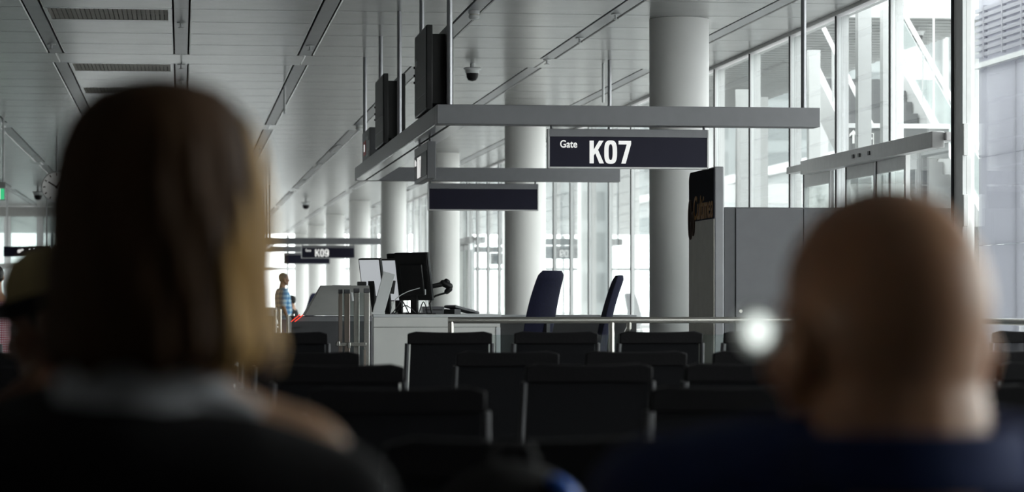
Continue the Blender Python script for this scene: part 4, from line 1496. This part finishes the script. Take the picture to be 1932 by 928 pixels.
    def headp(self, m):
        h = self.hm
        def E(c, r, rot=None):
            m.ellipsoid((0, 0, 0), r, None, 24, 16) if False else None
            mm = MB().ellipsoid(c, r, rot, 24, 16)
            m.add([h @ Vector(p) for p in mm.v], mm.f)
        def K(a, ra, b, rb):
            mm = MB().capsule(a, ra, b, rb)
            m.add([h @ Vector(p) for p in mm.v], mm.f)
        E((0, -.010, .028), (.077, .096, .092))
        E((0, -.035, .000), (.068, .062, .075))
        E((0, .030, -.040), (.060, .062, .078))
        E((0, .066, -.098), (.026, .022, .022))
        K((-.05, .02, -.075), .022, (-.02, .062, -.10), .02)
        K((.05, .02, -.075), .022, (.02, .062, -.10), .02)
        K((0, .088, .012), .009, (0, .108, -.028), .014)
        E((-.013, .094, -.034), (.010, .010, .009)); E((.013, .094, -.034), (.010, .010, .009))
        K((-.036, .076, .024), .013, (.036, .076, .024), .013)
        K((-.018, .086, -.060), .0075, (.018, .086, -.060), .0075)
        K((-.015, .084, -.071), .008, (.015, .084, -.071), .008)
        for s in (-1, 1):
            E((s * .050, .055, -.022), (.022, .022, .018))
            E((s * .082, -.010, -.012), (.011, .024, .034), Matrix.Rotation(s * .35, 3, 'Z'))
            E((s * .079, .0, -.040), (.008, .010, .012))
        nb = h @ Vector((0, -.022, -.06))
        nt = Vector((0, -.012, self.base + .50 * self.sc))
        w = .055 * self.neck_w
        m.capsule(nb, w * 1.02, nt, w * 1.12)
        m.capsule(nt, w * 1.1, nt + Vector((0, 0, -.05)), w * 1.35)
        # sloping neck muscle
        for s in (-1, 1):
            m.capsule(nt + Vector((s * .03, -.01, .03)), .04 * self.neck_w, Vector((s * self.sh * .72, -.01, self.shz + .012)), .045)

    def body(self, parent, skin, vox, name='body', hands=True):
        m = MB()
        self.torso(m)
        for s in (-1, 1):
            self.shoulder(m, s); self.arm(m, s)
            if hands: self.hand(m, s)
            self.leg(m, s); self.foot(m, s)
        self.headp(m)
        b = voxel(name, m, skin, parent, vox)
        for s in (-1, 1):
            c = self.hm @ Vector((s * .030, .079, .004))
            e = MB().ellipsoid(c, (.0125, .0125, .0125), None, 14, 10).build('eye', M['eye'], parent, smooth=True)
            c2 = self.hm @ Vector((s * .030, .0875, .004))
            MB().ellipsoid(c2, (.0058, .0058, .0058), None, 10, 8).build('iris', M['iris'], e, smooth=True)
        return b

def trousers(F, parent, m_, vox):
    m = MB()
    F.torso(m, .012, top=.10)
    for s in (-1, 1):
        F.leg(m, s, .012, .95)
    voxel('trousers', m, m_, parent, vox)

def shoes(F, parent, m_, vox):
    for s in (-1, 1):
        m = MB()
        F.foot(m, s, .009)
        voxel('shoe', m, m_, parent, vox, 3)

def short_hair(F, parent, m_, vox, up=0.0):
    m = MB()
    for c, r in (((0, -.020, .040 + up), (.081, .094, .088)), ((0, -.045, .005), (.072, .062, .075))):
        mm = MB().ellipsoid(c, r, None, 24, 16)
        m.add([F.hm @ Vector(p) for p in mm.v], mm.f)
    for s in (-1, 1):
        mm = MB().capsule((s * .070, .012, .03), .012, (s * .072, .008, -.01), .008)
        m.add([F.hm @ Vector(p) for p in mm.v], mm.f)
    voxel('hair', m, m_, parent, vox, 3)

HIP_DY = 0.20
# --- woman with the brown bob, sitting on the closest bench
WY = 2.32
wx = PX(300, WY)
wtop = PZ(306, 172, WY)
F = Figure('sit', 1.0, True)
dz = wtop - (F.head.z + .125)
F = Figure('sit', 1.0 + dz / .675, True, head_yaw=0.12, neck_w=.92, wide=.68, sh_up=.038)
wm = empty('person', (wx, WY - .05, 0), label='person with chin length brown hair, grey collar and black top, seen from behind', cat='person')
F.body(wm, M['skin_pale'], .0065)
# hair: bob with strands, built as a grooved shell around the head
def bob():
    hz = F.head.z
    ztop, zbot = hz + .134, PZ(306, 690, WY)
    n = 144
    rings = []
    N = 30
    px_w = WY / F_PX * 1.0
    prof = [(0.0, .002), (.02, .034), (.055, .054), (.10, .066), (.15, .075), (.247, .0845), (.44, .0925), (.63, .0955), (.826, .0965), (.93, .097), (1.0, .088)]
    def pr(t):
        for (a, ra), (b, rb) in zip(prof, prof[1:]):
            if a <= t <= b:
                return ra + (rb - ra) * (t - a) / (b - a)
        return prof[-1][1]
    for j in range(N + 1):
        t = (j / N) ** 1.25
        z = ztop + (zbot - ztop) * t
        rr = pr(t)
        ring = []
        for k in range(n):
            a = 2 * PI * k / n
            g_ = 1 + (.018 * math.sin(17 * a + 3 * math.sin(5 * t)) + .012 * math.sin(41 * a + 2.0 * t)) * min(1, t * 3)
            x = rr * g_ * math.cos(a)
            y = rr * 1.06 * g_ * math.sin(a)
            if y > 0: y *= 1 - .42 * min(1, t * 2.2)      # leaves the face free in front
            flare = .010 * max(0, t - .80) / .20 * max(0, math.cos(a)) ** 2
            zz = z + (.006 * math.sin(9 * a) if j == N else 0)
            ring.append(Vector((x + flare, y - .018, zz)))
        rings.append(ring)
    return rings, n
rings, nn = bob()
m = MB(); m.loft(rings)
hair = m.build('hair', M['bob'], wm, smooth=True)
# golden window light on her right side, painted as thin pale locks over the shell
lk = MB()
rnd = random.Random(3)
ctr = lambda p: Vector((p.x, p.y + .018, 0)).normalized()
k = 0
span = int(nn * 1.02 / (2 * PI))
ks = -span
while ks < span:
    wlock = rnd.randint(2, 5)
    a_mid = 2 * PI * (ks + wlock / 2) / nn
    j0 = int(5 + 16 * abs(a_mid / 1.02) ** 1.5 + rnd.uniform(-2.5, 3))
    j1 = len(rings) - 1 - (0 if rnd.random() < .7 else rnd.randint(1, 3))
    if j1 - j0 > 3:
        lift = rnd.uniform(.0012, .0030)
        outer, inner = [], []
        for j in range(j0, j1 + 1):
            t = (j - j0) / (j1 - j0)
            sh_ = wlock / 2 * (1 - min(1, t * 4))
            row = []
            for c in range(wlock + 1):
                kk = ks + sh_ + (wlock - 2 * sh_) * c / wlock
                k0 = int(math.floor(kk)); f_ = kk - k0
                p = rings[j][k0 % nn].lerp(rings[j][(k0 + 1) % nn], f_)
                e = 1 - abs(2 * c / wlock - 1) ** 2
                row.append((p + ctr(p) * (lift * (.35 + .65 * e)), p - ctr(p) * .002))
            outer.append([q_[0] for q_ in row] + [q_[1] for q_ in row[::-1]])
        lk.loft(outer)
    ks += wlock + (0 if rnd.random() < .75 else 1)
lk.build('painted_light_locks', M['goldlight'], hair, smooth=True)
# black top, slipping off the right shoulder
m = MB()
F.torso(m, .016, top=.43)
F.shoulder(m, -1, .016)
F.arm(m, -1, .014, 0, 1.9)
F.arm(m, 1, .016, .10, 1.9)
zc_ = lambda py: PZ(300, py, WY)
m.capsule(Vector((-.15, -.045, zc_(766) - .055)), .055, Vector((-.02, -.068, zc_(733) - .055)), .055)
m.capsule(Vector((-.02, -.068, zc_(733) - .055)), .055, Vector((.07, -.066, zc_(764) - .055)), .055)
m.capsule(Vector((.07, -.066, zc_(764) - .055)), .055, Vector((.145, -.050, zc_(822) - .055)), .055)
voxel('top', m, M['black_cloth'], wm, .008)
# grey collar around the neck
nz = PZ(300, 712, WY)
m = MB()
for k in range(3):
    pts = []
    for i in range(33):
        a = 2 * PI * i / 32
        drop = -.016 * max(0, math.cos(a)) - .014 * k - .014 * max(0, math.cos(a)) * k * .4
        pts.append((.066 * (1 + .09 * k) * math.cos(a) - .008, .062 * (1 + .08 * k) * math.sin(a) - .016, nz + .004 + drop))
    m.tube(pts, .012, 8, False)
m.capsule(Vector((.035, -.070, nz - .012)), .014, Vector((.075, -.060, nz - .026)), .012)
voxel('collar', m, M['grey_cloth'], wm, .005)
trousers(F, wm, M['dark_trouser'], .012)
shoes(F, wm, M['shoe'], .009)
# earring below the hair at left
p = F.hm @ Vector((-.086, -.012, -.072))
MB().ellipsoid(Vector((-.082, -.03, PZ(128, 700, WY))), (.006, .006, .011), None, 12, 8).build('earring', M['redpaint'], wm, smooth=True)

# --- bald man on the same bench
BY = 2.30
bx_ = PX(1647, BY)
btop = PZ(1645, 352, BY)
F2 = Figure('sit', 1.0, False)
dz = btop - (F2.head.z + .1356)
F2 = Figure('sit', 1.0 + dz / .675, False, head_yaw=0.30, neck_w=1.50, wide=1.04, head_scale=1.13, sh_up=.055)
dz2 = btop - (F2.head.z + .120 * 1.13)
F2 = Figure('sit', 1.0 + (dz + dz2) / .675, False, head_yaw=0.30, neck_w=1.50, wide=1.04, head_scale=1.13, sh_up=.055)
bm_ = empty('person', (bx_, BY - .05, 0), label='bald tanned person in navy shirt with an added white glint glow at the left ear', cat='person')
F2.body(bm_, M['skin_tan'], .0065)
m = MB()
F2.torso(m, .016, top=.43)
for s in (-1, 1):
    F2.shoulder(m, s, .018); F2.arm(m, s, .020, 0, .75)
    m.capsule(Vector((s * .05, -.03, F2.shz + .008)), .055, Vector((s * .15, -.01, F2.shz + .012)), .056)
voxel('shirt', m, M['navy_cloth'], bm_, .008)
m = MB()
cz0 = PZ(1660, 885, BY)
for k in range(3):
    m.tube([((.106 + .006 * k) * math.cos(2 * PI * i / 32), (.100 + .006 * k) * math.sin(2 * PI * i / 32) - .012, cz0 + .030 - .017 * k) for i in range(33)], .011, 8, False)
voxel('shirt_collar', m, M['navy_cloth'], bm_, .005)
trousers(F2, bm_, M['dark_trouser'], .012)
shoes(F2, bm_, M['shoe'], .009)
ep = P(1426, 624, BY - .085) - Vector((bx_, BY - .05, 0))
m = MB()
m.ellipsoid(ep, (.017, .012, .020), None, 18, 12)
m.capsule(ep, .006, ep + Vector((.022, .028, -.002)), .006)
eb = m.build('earbud', M['earbud'], bm_, smooth=True)
MB().ellipsoid(ep + Vector((0, -.011, 0)), (.011, .005, .013), None, 14, 10).build('ear_glint_glow', M['glintwhite'], eb, smooth=True)  # added glow standing in for a bright glint, no real lamp

# --- capped person two benches ahead on the left
KY = 4.74
kx = PX(116, KY)
ktop = PZ(116, 462, KY)
F3 = Figure('sit', 1.0, False)
dz = ktop - (F3.head.z + .135)
F3 = Figure('sit', 1.0 + dz / .675, False, head_yaw=1.15, head_pitch=-.22)
kp = empty('person', (kx, KY - .05, 0), label='person in a khaki cap looking left, partly behind the brown hair', cat='person')
F3.body(kp, M['skin_brown'], .009)
m = MB()
mm = MB().lathe([(.088, .030), (.090, .05), (.086, .085), (.070, .115), (.045, .132), (.004, .138)], (0, -.008, 0), 32)
m.add([F3.hm @ Vector((p[0] * .95, p[1] * 1.16, p[2])) for p in mm.v], mm.f)
cap = m.build('cap', M['khaki'], kp, smooth=True)
m = MB()
mm = MB()
top_, bot_ = [], []
for i in range(17):
    a = -1.15 + 2.3 * i / 16
    top_.append(Vector((.092 * math.sin(a), .06 + .10 * math.cos(a), .038 - .02 * math.sin(a) ** 2)))
    bot_.append(Vector((.092 * math.sin(a), .035 + .06 * math.cos(a), .046)))
mm.loft([top_ + [p + Vector((0, -.002, .006)) for p in top_[::-1]], bot_ + [p + Vector((0, 0, .006)) for p in bot_[::-1]]])
m.add([F3.hm @ Vector(p) for p in mm.v], mm.f)
m.build('cap_brim', M['black_cloth'], cap, smooth=True)
m = MB()
mm = MB().lathe([(.0885, .016), (.091, .02), (.091, .048), (.0885, .05)], (0, -.008, 0), 32)
m.add([F3.hm @ Vector((p[0] * .95, p[1] * 1.16, p[2])) for p in mm.v], mm.f)
m.build('cap_band', M['black_cloth'], cap, smooth=True)
short_hair(F3, kp, M['black_hair'], .008, -.012)
m = MB()
F3.torso(m, .014, top=.45)
for s in (-1, 1):
    F3.shoulder(m, s, .014); F3.arm(m, s, .014, 0, 1.9)
voxel('jacket', m, M['black_cloth'], kp, .012)
trousers(F3, kp, M['dark_trouser'], .012)
shoes(F3, kp, M['shoe'], .011)

# --- man standing far off in profile
MYY = 50.5
F4 = Figure('stand', 1.0, False)
hgt = PZ(533, 514, MYY)
F4 = Figure('stand', 1.0 + (hgt - F4.head.z - .125) / .675, False)
pm_ = empty('person', (PX(533, MYY), MYY, 0), -PI / 2 + .15, label='distant standing person in light blue checked shirt, seen in profile', cat='person')
F4.body(pm_, M['skin_brown'], .012)
short_hair(F4, pm_, M['grey_hair'], .010)
m = MB()
F4.torso(m, .035)
for s in (-1, 1):
    F4.shoulder(m, s, .018); F4.arm(m, s, .022, 0, .8)
m.loft([ell_ring((0, .02, F4.base - .10), .185, .150), ell_ring((0, .03, F4.base + .1), .180, .155), ell_ring((0, .02, F4.base + .3), .18, .14)])
voxel('shirt', m, M['bluecheck'], pm_, .013)
trousers(F4, pm_, M['jean'], .014)
shoes(F4, pm_, M['shoe'], .012)

# --- clerk sitting behind him
SYY = 56.5
F5 = Figure('sit', 1.0, True)
hgt = PZ(553, 556, SYY)
F5 = Figure('sit', 1.0 + (hgt - F5.head.z - .13) / .675, True)
pc = empty('person', (PX(551, SYY), SYY, 0), 1.2, label='distant seated dark haired clerk beside the man in blue check', cat='person')
F5.body(pc, M['skin_tan'], .014)
short_hair(F5, pc, M['black_hair'], .011)
m = MB()
F5.torso(m, .016, top=.47)
for s in (-1, 1):
    F5.shoulder(m, s, .016); F5.arm(m, s, .016, 0, 1.8)
voxel('jacket', m, M['black_cloth'], pc, .014)
trousers(F5, pc, M['dark_trouser'], .014)
shoes(F5, pc, M['shoe'], .012)
st_ = empty('stool', (PX(551, SYY), SYY, 0), label='small dark stool under the distant clerk', cat='stool')
MB().lathe([(.19, .38), (.20, .39), (.20, .415), (.19, .42)], n=24).build('seat', M['leather'], st_, smooth=True)
MB().lathe([(.03, .02), (.03, .38)], n=14).build('pedestal', M['blackp'], st_, smooth=True)
MB().lathe([(.22, 0), (.22, .015), (.03, .03)], n=24).build('base', M['blackp'], st_, smooth=True)

# --- person at the left edge
EYY = 30.0
F6 = Figure('stand', .93, True)
hgt = PZ(-4, 500, EYY)
pe = empty('person', (PX(-6, EYY), EYY, 0), 0.3, label='distant dark haired person in red checked shirt at the left edge', cat='person')
F6.base
F6 = Figure('sit', 1.0 + (hgt - Figure('sit', 1.0, True).head.z - .13) / .675, True)
F6.body(pe, M['skin_tan'], .014)
short_hair(F6, pe, M['black_hair'], .011)
m = MB()
F6.torso(m, .016, top=.47)
for s in (-1, 1):
    F6.shoulder(m, s, .016); F6.arm(m, s, .016, 0, 1.8)
voxel('shirt', m, M['redcheck'], pe, .014)
trousers(F6, pe, M['jean'], .014)
shoes(F6, pe, M['shoe'], .012)
st_ = empty('stool', (PX(-6, EYY), EYY, 0), label='dark stool under the person in red check at the left edge', cat='stool')
MB().lathe([(.19, .38), (.20, .39), (.20, .415), (.19, .42)], n=24).build('seat', M['leather'], st_, smooth=True)
MB().lathe([(.03, .02), (.03, .38)], n=14).build('pedestal', M['blackp'], st_, smooth=True)
MB().lathe([(.22, 0), (.22, .015), (.03, .03)], n=24).build('base', M['blackp'], st_, smooth=True)

# ------------------------------------------------------------------ bags before the closest bench
sxm = PX(965, 3.35)
sc_ = empty('suitcase', (sxm, 3.35, 0), label='black upright suitcase standing before the closest bench', cat='suitcase')
MB().box(-.24, .24, -.13, .13, .05, .70).build('shell', M['nylon'], sc_, bevel=.04, seg=3)
for sx_ in (-1, 1):
    for sy_ in (-1, 1):
        MB().ellipsoid((sx_ * .18, sy_ * .09, .027), (.02, .027, .027), None, 12, 8).build('wheel', M['blackp'], sc_, smooth=True)
MB().box(-.08, .08, -.142, -.13, .34, .40).build('side_handle', M['blackp'], sc_, bevel=.006)
bpz = PZ(965, 868, 3.35)
bk = empty('backpack', (sxm, 3.35, .702), label='black rounded backpack with a bright blue flap at the bottom edge', cat='backpack')
m = MB()
hh = bpz - .702
m.ellipsoid((0, 0, hh * .45), (.125, .10, hh * .55)).box(-.10, .10, -.08, .08, .004, hh * .45)
voxel('pack_body', m, M['nylon'], bk, .008)
m = MB()
bl = P(1062, 922, 3.28) - Vector((sxm, 3.35, .702))
m.ellipsoid(bl, (.024, .045, .012), Matrix.Rotation(.72, 3, 'Y'))
m.build('blue_flap', M['blue'], bk, smooth=True)
MB().tube([(-.03, 0, hh * .98), (-.02, 0, hh + .02), (.02, 0, hh + .02), (.03, 0, hh * .98)], .006, 8).build('carry_loop', M['nylon'], bk, smooth=True)

# ------------------------------------------------------------------ far left of the hall
# round clock hanging from the ceiling
KLY = 46.0
kc = P(108, 353, KLY)
kr = 29 / F_PX * KLY
ck = empty('hanging_clock', kc, label='round white clock on a rod left of the brown hair', cat='clock')
Ry = Matrix.Rotation(PI / 2, 4, 'X')
def disc(r, y0, y1, n=40):
    m = MB()
    m.loft([[Vector((r * math.cos(2 * PI * k / n), y, r * math.sin(2 * PI * k / n))) for k in range(n)] for y in (y0, y1)])
    return m
disc(kr, -.03, .03).build('rim', M['alu'], ck, smooth=True)
disc(kr * .93, -.034, -.0305).build('dial', M['dial'], ck, smooth=True)
for k in range(12):
    a = PI / 2 - 2 * PI * k / 12
    T = Matrix.Rotation(-a + PI / 2, 4, 'Y')
    MB().box(-.010, .010, -.037, -.0345, kr * .72, kr * .88, T).build('hour_mark', M['blackp'], ck)
MB().box(-.012, .012, -.040, -.0375, -.03, kr * .62, Matrix.Rotation(-1.02, 4, 'Y')).build('minute_hand', M['blackp'], ck)
MB().box(-.014, .014, -.040, -.0375, -.03, kr * .45, Matrix.Rotation(.6, 4, 'Y')).build('hour_hand', M['blackp'], ck)
MB().tube([(0, 0, kr - 0.01), (0, 0, CEIL - kc.z)], .014, 8).build('rod', M['white'], ck)

# green exit sign at left edge
EY = 42.0
ep_ = P(-8, 358, EY)
ex = empty('exit_sign', ep_, label='small green and white exit sign hanging at the left edge', cat='sign')
k = EY / F_PX
MB().box(-17 * k, 17 * k, -.03, .03, -20 * k, 4 * k).build('housing', M['white'], ex)
MB().box(-17 * k, 8.5 * k, -.034, -.0305, -18 * k, 2 * k).build('pale_face', M['paleface'], ex)
MB().box(9 * k, 15.5 * k, -.034, -.0305, -18 * k, 2 * k).build('green_face', M['green'], ex)
MB().box(-18 * k, 18 * k, -.035, .035, 4 * k, 14 * k).build('top_rail', M['wallp'], ex)
MB().tube([(14 * k, 0, 14 * k), (14 * k, 0, CEIL - ep_.z)], .016, 8).build('rod', M['white'], ex)

# glazed room and dark sign at far left
VY = 80.0
vr = empty('window_2', (PX(-40, VY), VY, 0), label='pale green glazed room front at far left', cat='window', kind='structure')
vx = vr.location.x
for px in (-40, 14, 76, 130):
    MB().box(PX(px, VY) - vx - .10, PX(px, VY) - vx + .10, 0, .12, 0, CEIL - .01).build('frame_post', M['white'], vr)
for a, b in ((-40, 14), (14, 76), (76, 130)):
    MB().box(PX(a, VY) - vx + .1, PX(b, VY) - vx - .1, .05, .06, .1, CEIL - .3).build('pane', M['frost'], vr)
MB().box(0, PX(130, VY) - vx, -.02, .14, CEIL - .30, CEIL - .01).build('head_rail', M['wallp'], vr)
MB().box(0, PX(130, VY) - vx, -.02, .14, 2.15, 2.3).build('transom', M['wallp'], vr)
VS = 70.0
sg = empty('shop_sign', P(50, 474, VS), label='dark hanging sign with round white marks at far left', cat='sign')
k = VS / F_PX
MB().box(-42 * k, 45 * k, 0, .12, -10 * k, 9 * k).build('sign_panel', M['sign'], sg)
for i, dx in enumerate((-13, -8, 6, 14)):
    MB().ellipsoid((dx * k, -.01, (0, 2, 3, 4)[i] * k), ((6, 5, 2.5, 2)[i] * k * .6, .02, (6, 4, 2.5, 2)[i] * k * .6), None, 14, 10).build('round_mark', M['letter'], sg, smooth=True)
for dx in (-36, 38):
    MB().tube([(dx * k, .06, 9 * k), (dx * k, .06, CEIL - sg.location.z)], .02, 8).build('hanger', M['white'], sg)
